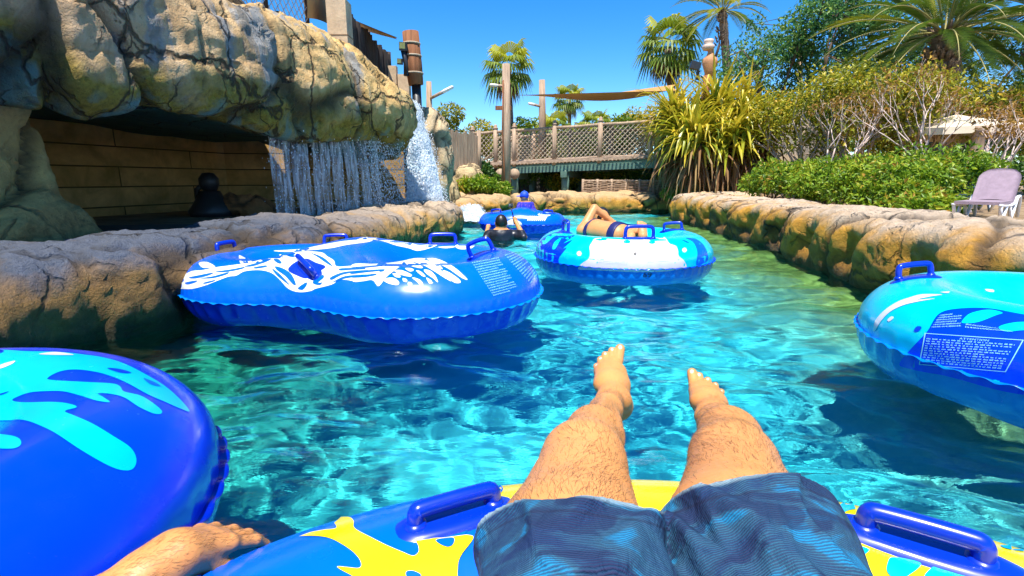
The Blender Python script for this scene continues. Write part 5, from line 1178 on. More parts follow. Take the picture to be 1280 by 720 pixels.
pillar_at(491, 83, 108, 11.0, .16, 'short tan stone pillar at the end of the dark slatted fence')
pillar_at(505, 94, 140, 11.0, .22, 'tan stone pillar beside the brown log')
def lattice(root, name, O, U, V, nu, nv, r, m, both=True):
    O, U, V = Vector(O), Vector(U), Vector(V); mb = MB(); k = nu + nv; H = V.length; L = U.length; st = L / nu; u = U.normalized(); v = V.normalized(); nrm = u.cross(v) * r
    for s_ in (1, -1):
        x0 = -H
        while x0 < L:
            a = (x0, 0.0); b = (x0 + H, H)
            if a[0] < 0: a = (0, -x0)
            if b[0] > L: b = (L, L - x0)
            if b[0] > a[0] + .01:
                P = [(a, b)] ; p = O + u * (a[0] if s_ > 0 else L - a[0]) + v * a[1]; q_ = O + u * (b[0] if s_ > 0 else L - b[0]) + v * b[1]; mb.tube([p + nrm * s_, q_ + nrm * s_], r, 4, cap=False)
            x0 += st
    return mb.build(name, m, root, False, world=True)
r = empty('railing', (-2.9, 6.3, 2.6), label='thin lattice railing on the cliff top beside the tall pillar', cat='railing')
lattice(r, 'lattice', (-2.95, 5.4, 2.7), (.18, 2.2, 0), (0, 0, 1.1), 16, 1, .007, mat('pale_metal', (.55, .55, .55), .5)); 
for yy in (5.4, 6.5, 7.55): MB().tube([(-2.95 + (yy - 5.4) * .08, yy, 2.5), (-2.95 + (yy - 5.4) * .08, yy, 3.85)], .03, 8).build('post', W_DARK, r, True, world=True)
def sail(label, pts, sag, m=SAILM, n=18):
    P = [Vector(p) for p in pts]; V = []; 
    for i in range(n + 1):
        for j in range(n + 1):
            u, v = i / n, j / n
            # concave edges
            p = (P[0] * (1 - u) + P[1] * u) * (1 - v) + (P[3] * (1 - u) + P[2] * u) * v; c = (P[0] + P[1] + P[2] + P[3]) / 4
            k = .10 * (4 * u * (1 - u) * (1 - 4 * v * (1 - v)) + 4 * v * (1 - v) * (1 - 4 * u * (1 - u))); p = p.lerp(c, k); p.z -= sag * 16 * u * (1 - u) * v * (1 - v) * .5; V.append(p)
    F_ = [(i * (n + 1) + j, (i + 1) * (n + 1) + j, (i + 1) * (n + 1) + j + 1, i * (n + 1) + j + 1) for i in range(n) for j in range(n)]; T = [v - Vector((0, 0, .006)) for v in V]; N = len(V)
    E = [(i, i + 1) for i in range(n)] + [(n + k * (n + 1), n + (k + 1) * (n + 1)) for k in range(n)] 
    mb = MB().add(V, F_).add(T, [f[::-1] for f in F_]); return mb.build('shade_sail', m, None, True, label=label, cat='shade sail')
sail('small tan shade sail stretched above the dark slatted fence', [at_y(436, 22, 9.5), at_y(440, 34, 12), at_y(497, 49, 10.2), at_y(497, 47, 10.0)], .05)
sail('tan shade sail behind the tall stone pillar', [at_y(380, -20, 7.2), at_y(413, -12, 8.6), at_y(411, 30, 9.0), at_y(384, 22, 7.2)], .05)
sail('long tan shade sail stretched over the bridge', [at_y(642, 119, 16), at_y(735, 121, 21), at_y(848, 105, 21), at_y(850, 113, 15.5)], .55)
def log_post():
    a = at_y(513, 40, 9.9); r = empty('log_post', (a.x, 9.9, 1.6), label='thick brown log post with spotlights at the end of the cliff', cat='post'); z0 = at_y(520, 106, 9.9).z; x2 = at_y(520, 106, 9.9).x
    MB().tube([(x2, 9.9, z0), (x2 * .6 + a.x * .4, 9.9, z0 + (a.z - z0) * .35), (a.x, 9.9, a.z)], [.135, .15, .145], 14).build('log', W_BROWN, r, True, world=True)
    for f in (.22, .55, .78): 
        p = Vector((x2, 9.9, z0)).lerp(Vector((a.x, 9.9, a.z)), f); MB().tube([p - Vector((0, 0, .014)), p + Vector((0, 0, .014))], .158, 14).build('band', ROPE, r, True, world=True)
    MB().tube([(x2 + .02, 9.92, 1.4), (x2, 9.92, z0 + .02)], .085, 10).build('column', BLACKM, r, True, world=True)
    for (px, py, s) in ((504, 58, .14), (500, 77, .10)):
        q = at_y(px, py, 9.72); h = MB().box(tuple(q), (s, s * .6, s), M=Matrix.Rotation(.3, 4, 'Z') @ Matrix.Rotation(.25, 4, 'X')).build('spotlight', BLACKM, r, False, world=True)
        MB().box((q.x - .01, q.y - s * .32, q.z + .005), (s * .7, .01, s * .7), M=Matrix.Rotation(.3, 4, 'Z') @ Matrix.Rotation(.25, 4, 'X')).build('lens', mat('lens', (.45, .42, .15), .2), h, False)
    MB().tube([at_y(504, 62, 9.75), at_y(508, 80, 9.8), at_y(508, 95, 9.8)], .05, 8).build('bracket', BLACKM, r, True, world=True)
log_post()
def pole_lamp(label, px, y0, y1, Y, rad, lamp, m=W_GREY, arm=None):
    a = at_y(px, y0, Y); b = at_y(px, y1, Y); r = empty('lamp_post', (b.x, Y, b.z), label=label, cat='lamp post')
    MB().tube([tuple(b), tuple(b.lerp(a, .5) + Vector((.012, 0, 0))), tuple(a)], [rad * 1.15, rad, rad * .85], 12).build('pole', m, r, True, world=True)
    for (lx, ly, tx, ty, lr) in lamp:
        q = at_y(lx, ly, Y - .05); s = at_y(tx, ty, Y - .05); arm_ = MB().tube([tuple(q), tuple(q.lerp(s, .75))], [lr * .5, lr * .6], 8).build('arm', m, r, True, world=True)
        MB().tube([tuple(q.lerp(s, .45)), tuple(q.lerp(s, .6)), tuple(q.lerp(s, .95)), tuple(s)], [lr * .6, lr, lr * .9, lr * .3], 12, sq=.6).build('lamp_head', mat('lamp_white', (.75, .72, .66), .4), r, True, world=True)
    return r
pole_lamp('short wooden lamp post with a slanted arm beside the broad cascade', 536, 102, 190, 10.8, .062, [(538, 123, 567, 108, .06)], W_TAN)
r = pole_lamp('tall wooden pole with a lamp in front of the bridge', 632.5, 80, 249, 14.4, .115, [(632, 108, 612, 106, .07)], W_GREY)
q = at_y(629, 135, 14.4); MB().box(tuple(q), (.42, .10, .10)).build('crosspiece', W_BROWN, r, False, world=True)
MB().tube([at_y(629, 100, 14.27), at_y(628, 160, 14.27), at_y(630, 205, 14.27), at_y(631, 245, 14.27)], .022, 6).build('cable', W_BROWN, r, True, world=True)
pole_lamp('second wooden pole with a lamp behind the bridge', 677.5, 100, 195, 18.5, .12, [(676, 133, 660, 129, .08)], W_GREY)
pole_lamp('wooden pole with a lamp at the back of the garden behind the yellow shrubs', 1000, 70, 200, 18, .09, [(1000, 72, 1014, 66, .07)], W_GREY)

# the bridge
def bridge():
    A = at_y(594, 206, 17.4); B = at_y(850, 194, 15.2); A = Vector((A.x, A.y, 0)); B = Vector((B.x, B.y, 0)); za, zb = at_y(594, 206, 17.4).z, at_y(850, 194, 15.2).z; d = (B - A); L = d.length; u = d.normalized(); n = Vector((-u.y, u.x, 0))
    r = empty('footbridge', tuple(A + Vector((0, 0, za))), label='wooden footbridge with lattice railings and green beams crossing the river', cat='bridge')
    def pt(s, off, z): return A + u * (s * L) + n * off + Vector((0, 0, za + (zb - za) * s + z))
    def beam(name, s0, s1, off, z, hw, hh, m):
        a, b = pt(s0, off, z), pt(s1, off, z); c = (a + b) / 2; D_ = b - a; M = D_.to_track_quat('X', 'Z').to_matrix().to_4x4(); return MB().box(tuple(c), (D_.length, hw, hh), M=M).build(name, m, r, False, world=True)
    beam('deck', -.03, 1.03, 1.0, -.02, 2.1, .05, W_RAIL); beam('beam', .18, 1.03, .0, -.20, .12, .26, G_BEAM); beam('beam', -.03, 1.03, 2.0, -.20, .12, .26, G_BEAM); beam('fascia', -.03, 1.03, -.08, .0, .03, .09, W_RAIL)
    for s_ in (.20, .46): beam('cross_beam', s_, s_ + .03, 1.0, -.42, 2.4, .18, G_BEAM)
    mb = MB()
    for i in range(56):
        s = (i + .5) / 56; p = pt(s, -.13, -.045); mb.tube([tuple(p + n * .02), tuple(p - n * .10)], .028, 6)
    mb.build('joist_ends', W_TAN, r, False, world=True)
    for (px, off) in ((642, 0), (706, 0), (706, 1.9), (642, 1.9), (560, 1)):
        pass
    for s_, off in ((.20, .05), (.20, 1.9), (.46, .05), (.46, 1.9)):
        a = pt(s_ + .015, off, -.3); MB().tube([(a.x, a.y, .2), tuple(a)], .12, 10).build('pier', G_BEAM, r, True, world=True)
    for k, (px, py) in enumerate(((626, 217.5), (643, 217.5))):
        q = at_y(px, py, 15.9); MB().tube([(q.x, 16.3, q.z), (q.x, 15.75, q.z)], [.15, .16], 14).build('log_end', W_TAN, r, True, world=True)
    posts = [-.01, .115, .215, .42, .64, .87, 1.03]
    for side, off in ((0, -.02), (1, 2.0)):
        for s_ in posts:
            a, b = pt(s_, off, -.12), pt(s_, off, 1.10); p = MB().tube([tuple(a), tuple(b)], .075, 10).build('post', W_GREY, r, True, world=True)
            MB().lathe([(0, -.02), (.085, -.02), (.085, .02), (.05, .04), (.062, .08), (.03, .12), (0, .13)], tuple(b), 12).build('finial', W_GREY, p, True)
        for i in range(len(posts) - 1):
            s0, s1 = posts[i], posts[i + 1]
            for z_, rr in ((1.0, .045), (.06, .035)): MB().tube([tuple(pt(s0, off, z_)), tuple(pt((s0 + s1) / 2, off, z_ - .015)), tuple(pt(s1, off, z_))], rr, 8).build('rail', W_TAN if z_ > .5 else W_RAIL, r, True, world=True)
            o = pt(s0, off, .08); lattice(r, 'lattice', o, pt(s1, off, .08) - o, Vector((0, 0, .90)), max(3, int((s1 - s0) * L / .135)), 1, .013, ROPE)
    lat = [(.0, .1), (.14, .5)]
    MB().tube([tuple(pt(.0, .5, .1)), tuple(pt(.22, .5, .95))], .04, 8).build('brace', W_TAN, r, True, world=True)
bridge()
# low woven fence on the far bank under the bridge
a = at_y(728, 246, 15.7); b = at_y(836, 244, 15.5); r = empty('woven_fence', (a.x, 15.7, .5), label='low woven branch fence under the bridge', cat='fence'); rg = random.Random(5)
z1 = at_y(730, 226, 15.7).z
for k in range(7):
    x = a.x + (b.x - a.x) * k / 6; MB().tube([(x, 15.7, .3), (x + rg.uniform(-.03, .03), 15.7, z1 + (.9 if k == 5 else .05))], .04, 7).build('post', W_TAN if k == 5 else W_GREY, r, True, world=True)
mb = MB()
for j in range(16):
    z = .5 + (z1 - .52) * j / 15; mb.tube([(a.x + (b.x - a.x) * i / 12, 15.7 + .035 * (1 if (i + j) % 2 else -1), z + rg.uniform(-.015, .015)) for i in range(13)], .011, 5)
mb.tube([(a.x, 15.7, z1), (b.x, 15.7, z1)], .03, 7); mb.build('woven_panel', W_GREY, r, False, world=True)
# right-hand garden fence on a stone footing
a = at_y(948, 152, 15.3); b = at_y(1062, 150, 16); r = pickets('plank_fence', 'upright grey plank fence behind the yellow shrubs right of the spiky plant', (a.x, 15.3, 0), (b.x, 16, 0), 1.62, (at_y(948, 154, 15.3).z, at_y(1062, 148, 16).z), wood('wood_pale', (.50, .42, .33)), w=.17, gap=.02, jit=.12, seed=8)
MB().box(((a.x + b.x) / 2, 15.75, 1.0), (b.x - a.x + 1, .5, 1.26)).build('stone_footing', STONE, None, False, label='low tan stone footing wall under the grey plank fence', cat='wall')
# dark wall added behind the bridge opening; its dark colour stands for shade
MB().box((3.2, 19.4, .8), (16, .4, 1.0)).build('shade_wall', mat('dark_wall', (.05, .045, .035), .9, .3, 4, .5, 15), None, False, label='dark wall added to deepen the shade beyond the bridge', cat='wall')
# parasol
def parasol(label, px, py_edge, py_top, Y, half, colx):
    half = half
    e = at_y(px, py_edge, Y); t_ = at_y(px, py_top, Y); r = empty('parasol', (e.x, Y, .45), label=label, cat='parasol'); h = half; vs = []; n = 12
    C4 = [(-h, -h), (h, -h), (h, h), (-h, h)]; mb = MB(); apex = Vector((e.x, Y, t_.z))
    for k in range(4):
        a, b = C4[k], C4[(k + 1) % 4]; V = []; 
        for i in range(n + 1):
            for j in range(n + 1):
                f = i / n; g = j / n; p = Vector((e.x + (a[0] * (1 - g) + b[0] * g) * f, Y + (a[1] * (1 - g) + b[1] * g) * f, t_.z + (e.z - t_.z) * f ** .9 - .05 * math.sin(g * math.pi) * f * (1 - f) * 2 + .04 * math.sin(g * math.pi) * f)); V.append(p)
        mb.add(V, [(i * (n + 1) + j, (i + 1) * (n + 1) + j, (i + 1) * (n + 1) + j + 1, i * (n + 1) + j + 1) for i in range(n) for j in range(n)])
        V2 = [v for v in V[-(n + 1):]]; mb.add(V2 + [v - Vector((0, 0, .13)) for v in V2], [(j, j + 1, n + 2 + j, n + 1 + j) for j in range(n)])
    mb.build('canopy', mat('cream_canvas', (.74, .62, .44), .8, .06, 2), r, True, world=True)
    MB().tube([(e.x, Y, .4), (e.x, Y, t_.z + .05)], .03, 8).build('pole', W_TAN, r, True, world=True)
    rb = MB()
    for c in C4: rb.tube([(e.x, Y, t_.z - .08), (e.x + c[0], Y + c[1], e.z - .03)], .012, 5)
    rb.build('ribs', W_TAN, r, False, world=True)
    MB().lathe([(0, 0), (.28, 0), (.28, .06), (.06, .1), (.06, .3), (0, .3)], (e.x, Y, .42), 16).build('base', STONE, r, True, world=True)
parasol('cream square parasol at the right behind the loungers', 1192, 166, 143, 10.9, 1.15, 0); parasol('cream parasol half hidden by the yellow shrubs', 1095, 162, 146, 16, 1.6, 0)
q = at_y(1224, 165, 9.8); r = empty('stone_column', (q.x, 9.8, .4), label='round grey stone column in front of the parasol at the right', cat='column'); MB().lathe([(0, 0), (.17, 0), (.16, .15), (.12, .2), (.11, 1.0), (.10, q.z - .45), (.14, q.z - .40), (.15, q.z - .3), (0, q.z - .3)], (0, 0, 0), 14).build('shaft', W_GREY, r, True)
# sun loungers
def lounger(label, loc, rz, cloth, frame, back=.95, scale=1.0):
    r = empty('sun_lounger', loc, rz, label=label, cat='sun lounger', group='sun loungers on the right terrace'); r.scale = (scale,) * 3
    # x along the length: head at +x
    MB().box((-.35, 0, .30), (1.2, .60, .05)).build('seat', cloth, r)
    bw = MB(); n = 10; V = []
    for i in range(n + 1):
        f = i / n
        for j in range(9):
            g = j / 8 - .5; w_ = .60 * (1 if f < .75 else 1 - .35 * ((f - .75) / .25) ** 2); V.append((.25 + math.cos(back) * .68 * f, g * w_, .31 + math.sin(back) * .68 * f + .03 * math.cos(g * 3)))
    Fq = [(i * 9 + j, (i + 1) * 9 + j, (i + 1) * 9 + j + 1, i * 9 + j + 1) for i in range(n) for j in range(8)]
    off = Vector((math.sin(back), 0, -math.cos(back))) * .035; bw.add(V, Fq).add([Vector(v) + off for v in V], [f[::-1] for f in Fq])
    b_ = [i * 9 for i in range(n + 1)] + [n * 9 + j for j in range(1, 9)] + [i * 9 + 8 for i in range(n - 1, -1, -1)]; N = len(V); bw.f += [(b_[k], b_[k + 1], b_[k + 1] + N, b_[k] + N) for k in range(len(b_) - 1)]; bw.m += [0] * (len(b_) - 1); bw.build('backrest', cloth, r, True)
    for s_ in (-.31, .31):
        MB().tube([(-.95, s_, .27), (-.6, s_, .25), (-.1, s_, .24), (.25, s_, .27), (.42, s_, .38), (.62, s_, .40), (.74, s_, .30), (.80, s_, .0)], [.03, .03, .03, .032, .034, .034, .03, .028], 8, sq=.7).build('frame', frame, r, True)
        MB().tube([(-.88, s_, .26), (-.80, s_, .12), (-.62, s_, .0), (-.5, s_, .10), (-.40, s_, .25)], .028, 8).build('leg', frame, r, True)
        MB().tube([(-.1, s_, .25), (.06, s_, .06), (.16, s_, 0), (.30, s_, .14), (.42, s_, .36)], .028, 8).build('leg', frame, r, True)
    return r
q = at_z(1244, 268, .50)
lounger('mauve cloth lounger with white frame on the terrace above the right bank', (5.10, 5.55, .50), R(38), mat('mauve_cloth', (.30, .22, .26), .85, .15, 12, .3, 90), mat('white_plastic', (.80, .80, .80), .35, .04), 1.0, .58)
lounger('dark teal lounger with white frame standing behind the hedge', (6.05, 6.95, .52), R(60), mat('teal_cloth', (.02, .07, .12), .7, .2, 12), mat('white_plastic', (.80, .80, .80), .35), 1.15, .62)
# pot figure with a spotlight above the spiky plant
q = at_y(884, 92, 15); r = empty('pot_statue', (q.x, 15, .5), label='terracotta pot stacked on a post above the spiky plant', cat='statue'); z = q.z
MB().tube([(q.x, 15, .5), (q.x, 15, z - .05)], .10, 10).build('post', W_BROWN, r, True, world=True)
terr = mat('terracotta', (.52, .24, .10), .7, .25, 8, .3, 30)
MB().lathe([(0, -.12), (.09, -.12), (.13, .05), (.20, .25), (.19, .38), (.10, .47), (.07, .56), (.10, .60), (0, .61)], (q.x + .05, 15, z), 16).build('pot', terr, r, True, world=True)
MB().lathe([(0, 0), (.12, 0), (.17, .06), (.15, .12), (.10, .16), (.13, .20), (.12, .27), (0, .30)], (q.x - .02, 15, z + .60), 14).build('upper_pot', mat('pale_clay', (.60, .44, .34), .8, .2, 8), r, True, world=True)
MB().tube([(q.x + .14, 14.9, z + .35), (q.x + .24, 14.9, z + .72)], .035, 8).build('spout', W_DARK, r, True, world=True)
MB().box(tuple(at_y(869, 82, 14.8)), (.26, .14, .19), M=Matrix.Rotation(.25, 4, 'Y')).tube([at_y(873, 88, 14.85), at_y(871, 100, 14.9)], .04, 6).build('spotlight', BLACKM, r, False, world=True)
# ------------------------------------------------------------ plants
def leaf_mat(name, stops, trans=.35, rough=.45, hue=.0):
    t = NT(name); n = t.attr('tone'); a = t.ramp(n, stops); a = t.mix(t.math('MULTIPLY', t.noise(t.obj(), 3, 3), .5), a, tuple(c * .6 for c in stops[0][1]))
    t.base(a, rough, .4); tr = t.new('BsdfTranslucent'); t.l(a, tr.inputs[0]); mx = t.new('MixShader'); mx.inputs[0].default_value = trans
    t.l(t.b.outputs[0], mx.inputs[1]); t.l(tr.outputs[0], mx.inputs[2]); t.l(mx.outputs[0], t.o.inputs[0]); return t.m
L_YEL = leaf_mat('leaf_yellow_green', [(0, (.14, .17, .012)), (.5, (.40, .40, .02)), (.85, (.72, .56, .03)), (1, (.72, .42, .03))])
L_MID = leaf_mat('leaf_mid_green', [(0, (.05, .12, .012)), (.5, (.20, .33, .02)), (1, (.48, .50, .03))])
L_DARK = leaf_mat('leaf_dark_green', [(0, (.02, .07, .015)), (.5, (.07, .18, .025)), (1, (.24, .36, .035))])
L_HEDGE = leaf_mat('leaf_hedge', [(0, (.07, .17, .01)), (.5, (.26, .42, .02)), (.85, (.52, .56, .03)), (1, (.55, .28, .04))])
L_TEAL = leaf_mat('leaf_blue_green', [(0, (.025, .10, .035)), (.5, (.10, .27, .06)), (1, (.38, .50, .06))])
BARK = wood('bark', (.16, .11, .07)); BARK_PALE = wood('bark_pale', (.55, .42, .32)); PALM_BARK = mat('palm_bark', (.22, .15, .10), .9, .4, 5, .9, 14, stretch=(1, 1, 6))
def rand_dirs(rg, n): 
    d = rg.randn(n, 3); return d / np.linalg.norm(d, axis=1, keepdims=True)
def leaf_mesh(name, C_, D_, Nrm, L, W, tone, fold=.25):
    """one folded pointed leaf (four triangles) per row"""
    S_ = np.cross(D_, Nrm); S_ /= np.linalg.norm(S_, axis=1, keepdims=True) + 1e-9; U = np.cross(S_, D_)
    L = L[:, None]; W = W[:, None]
    a = C_; b = C_ + D_ * L * .45 + S_ * W * .5 + U * W * fold; c = C_ + D_ * L - U * L * .12; d = C_ + D_ * L * .45 - S_ * W * .5 + U * W * fold; m = C_ + D_ * L * .5
    V = np.stack([a, b, c, d, m], 1).reshape(-1, 3); k = np.arange(len(C_))[:, None, None] * 5; f = np.array([(0, 1, 4), (1, 2, 4), (4, 2, 3), (0, 4, 3)])
    return np_mesh(name, V, (k + f[None]).reshape(-1, 3), {'tone': np.repeat(tone, 5)})
def crown_leaves(name, clumps, n, ls, rg, parent, m, flat=.3, aspect=.42, up=.4, tone_c=None, dens_r=None):
    """leaves scattered mostly on the skins of many small clumps: (centre, radius)"""
    cl = np.array([c[:3] for c in clumps]); r = np.array([c[3] for c in clumps]); pr = r ** 2 / (r ** 2).sum(); i = rg.choice(len(cl), n, p=pr); d = rand_dirs(rg, n)
    rad = r[i] * (.35 + .75 * rg.rand(n) ** .5); P = cl[i] + d * rad[:, None] * np.array([1, 1, .8]); tn = (tone_c[i] if tone_c is not None else 0) + .45 + .22 * rg.randn(n) + .12 * d[:, 2]
    D_ = d * .6 + rand_dirs(rg, n) * .9 + np.array([0, 0, -.25]); D_ /= np.linalg.norm(D_, axis=1, keepdims=True); N_ = rand_dirs(rg, n) * .8 + np.array([0, 0, up]) + d * .5
    L = ls * rg.uniform(.6, 1.3, n); return link(name, leaf_mesh(name, P, D_, N_, L, L * aspect, np.clip(tn, 0, 1)), m, parent, False, world=True)
def branches(mb, p, d, L, r, depth, rg, tips, spread=.6, up=.15, kmin=2, kmax=3, shrink=.72, mids=None):
    n = 4; pts = [p]; q = Vector(p); dd = Vector(d).normalized()
    for i in range(n):
        dd = (dd + Vector((rg.uniform(-1, 1), rg.uniform(-1, 1), rg.uniform(-.6, 1) * .8)) * .13).normalized(); q = q + dd * L / n; pts.append(q.copy())
    mb.tube([tuple(x) for x in pts], [r * (1 - .38 * i / n) for i in range(n + 1)], 7 if r > .03 else 5)
    if mids is not None: mids.append(pts[2])
    if depth == 0: tips.append(q); return
    for k in range(rg.randint(kmin, kmax)):
        nd = (dd + Vector((rg.uniform(-1, 1), rg.uniform(-1, 1), rg.uniform(-.5, .8))) * spread + Vector((0, 0, up))).normalized(); branches(mb, q, nd, L * shrink * rg.uniform(.8, 1.15), r * .6, depth - 1, rg, tips, spread, up, kmin, kmax, shrink, mids)
def tree(name, label, base, top, rx, m, nleaf, ls, seed, trunk_r=.1, stems=1, clear=.35, depth=3, bark=None, group=None, cat='tree', clump=.42, squash=1.0, ry=None, spread=.65, ratio=None):
    rg = random.Random(seed); nr = np.random.RandomState(seed); base = Vector(base); H = top - base.z; root = empty(name, tuple(base), label=label, cat=cat, group=group); mb = MB(); tips = []; mids = []
    for s in range(stems):
        dr = Vector((rg.uniform(-.5, .5), rg.uniform(-.5, .5), 1.4)) if stems > 1 else Vector((rg.uniform(-.12, .12), rg.uniform(-.1, .1), 1)); b = base + Vector((rg.uniform(-.25, .25), rg.uniform(-.2, .2), -.15)) * (1 if stems > 1 else 0) - Vector((0, 0, .1))
        branches(mb, b, dr, H * clear, trunk_r, depth, rg, tips, spread, .12, 2, 3, .74, mids)
    ctr = np.array([base.x, base.y, base.z + H * (clear * .8 + (1 - clear * .8) * .5)]); rz = H * (1 - clear * .75) / 2; ry = ry or rx
    T = np.array([tuple(t) for t in tips + mids[len(mids) // 3:]]); lo, hi = T.min(0), T.max(0); 
    # spread the branch tips over the crown ellipsoid
    cl = []
    for t in T:
        v = (t - (lo + hi) / 2) / ((hi - lo) / 2 + 1e-6); l = np.linalg.norm(v); v = v / max(l, 1) ; cl.append(tuple(ctr + v * np.array([rx, ry, rz]) * .88) + (clump * rg.uniform(.6, 1.25),))
    extra = int(len(cl) * .8)
    for _ in range(extra):
        v = rand_dirs(nr, 1)[0] * nr.uniform(.45, 1.0); cl.append(tuple(ctr + v * np.array([rx, ry, rz]) * .95) + (clump * rg.uniform(.35, .95),))
    # twigs from the skeleton towards the clumps
    for c in cl[::2]:
        c3 = Vector(c[:3]); t = min(tips + mids, key=lambda a: (a - c3).length); mb.tube([tuple(t), tuple(t.lerp(c3, .5) + Vector((0, 0, .05))), tuple(c3)], [trunk_r * .16, trunk_r * .11, trunk_r * .05], 5)
    mb.build('trunk', bark or BARK, root, True, world=True); tc = nr.randn(len(cl)) * .13
    crown_leaves('crown', cl, nleaf, ls, nr, root, m, tone_c=tc); return root
def bush(name, label, pts, m, nleaf, ls, seed, group=None, cat='shrub', stem=True, stemm=None, aspect=.42):
    nr = np.random.RandomState(seed); x, y, z = np.mean([p[0] for p in pts]), np.mean([p[1] for p in pts]), min(p[2] - p[3] for p in pts); root = empty(name, (x, y, z), label=label, cat=cat, group=group)
    cl = []
    for p in pts:
        for _ in range(9):
            v = rand_dirs(nr, 1)[0]; v[2] = abs(v[2]) * 1.0 - .25; cl.append((p[0] + v[0] * p[3] * .75, p[1] + v[1] * p[3] * .75, p[2] + v[2] * p[3] * .7, p[3] * nr.uniform(.28, .5)))
    crown_leaves('foliage', cl, nleaf, ls, nr, root, m, tone_c=nr.randn(len(cl)) * .12, aspect=aspect)
    if stem:
        mb = MB(); rg = random.Random(seed)
        for c in cl[::3]: 
            p = min(pts, key=lambda a: (a[0] - c[0]) ** 2 + (a[1] - c[1]) ** 2); mb.tube([(p[0] + rg.uniform(-.1, .1), p[1], p[2] - p[3] * 1.1), ((p[0] + c[0]) / 2, (p[1] + c[1]) / 2, p[2] - p[3] * .4), c[:3]], [.018, .013, .006], 5)
        mb.build('stems', stemm or BARK, root, True, world=True)
    return root
def fan_palm(label, px, py, Y, rad, px_b=None, lean=0, seed=1, group='fan palms on the skyline', skirt=True, ntone=0):
    rg = random.Random(seed); nr = np.random.RandomState(seed); c = at_y(px, py, Y); bx = at_y(px_b or px, 220, Y).x; root = empty('fan_palm', (bx, Y, .4), label=label, cat='palm tree', group=group); sc = rad / 1.5
    pts = [Vector((bx, Y, .2)), Vector((bx * .7 + c.x * .3, Y, .2 + (c.z - .2) * .4)), Vector((c.x * .85 + bx * .15, Y, .2 + (c.z - .2) * .8)), c - Vector((0, 0, .25 * sc))]; cc = catmull(pts, 10); mb = MB(); rr = [.17 * sc * (1.15 - .35 * i / len(cc)) * (1 + .06 * (i % 2)) for i in range(len(cc))]; mb.tube([tuple(x) for x in cc], rr, 10); mb.build('trunk', PALM_BARK, root, True, world=True)
    V = []; Fc = []; T = []
    def fan(o, az, el, ln, tone, droop):
        d = Vector((math.cos(az) * math.cos(el), math.sin(az) * math.cos(el), math.sin(el))); pe = o + d * ln * .55 - Vector((0, 0, droop * .12 * ln)); s_ = d.cross(Vector((0, 0, 1))).normalized(); up = s_.cross(d).normalized()
        b = len(V); w = .012 * sc; V.extend([o + s_ * w, o - s_ * w, pe - s_ * w, pe + s_ * w]); T.extend([tone] * 4); Fc.append((b, b + 1, b + 2)); Fc.append((b, b + 2, b + 3))
        n = 17; R_ = ln * .62
        for k in range(n):
            a = (k / (n - 1) - .5) * 3.9; dd = (d * math.cos(a) + s_ * math.sin(a) - up * .12).normalized(); side = (s_ * math.cos(a) - d * math.sin(a)) * R_ * .062; l = R_ * (1 - .12 * abs(a) / 2) * rg.uniform(.88, 1.06); m_ = pe + dd * l * .6; e = pe + dd * l * .98 - Vector((0, 0, l * (.30 + .25 * droop + rg.uniform(0, .15))))
            b = len(V); V.extend([pe, m_ + side, m_ - side, e]); T.extend([tone] * 4); Fc.append((b, b + 1, b + 2)); Fc.append((b + 1, b + 3, b + 2))
    for i in range(24):
        az = i * 2.4 + rg.uniform(-.2, .2); el = R(62 - 96 * (i / 23) ** .9); fan(c + Vector((0, 0, rg.uniform(-.1, .1) * sc)), az, el, rad * rg.uniform(.85, 1.1), min(1, max(0, .55 + .3 * math.sin(el) + rg.uniform(-.25, .25) + ntone)), max(0, .6 - math.sin(el)))
    link('crown', np_mesh('crown', np.array([tuple(v) for v in V]), np.array(Fc), {'tone': np.array(T)}), L_MIDP, root, False, world=True)
    if skirt:
        V.clear(); Fc.clear(); T.clear()
        for i in range(6): fan(c - Vector((0, 0, .15 * sc)), i * 2.4, R(-50 - rg.uniform(0, 25)), rad * .8, rg.random(), 1)
        link('dead_fronds', np_mesh('dead_fronds', np.array([tuple(v) for v in V]), np.array(Fc), {'tone': np.array(T)}), L_DEAD, root, False, world=True)
    return root
L_MIDP = leaf_mat('palm_leaf', [(0, (.06, .12, .015)), (.5, (.20, .29, .02)), (1, (.62, .58, .04))], .35); L_DEAD = leaf_mat('dead_leaf', [(0, (.12, .07, .03)), (.5, (.28, .18, .07)), (1, (.45, .32, .12))], .2)
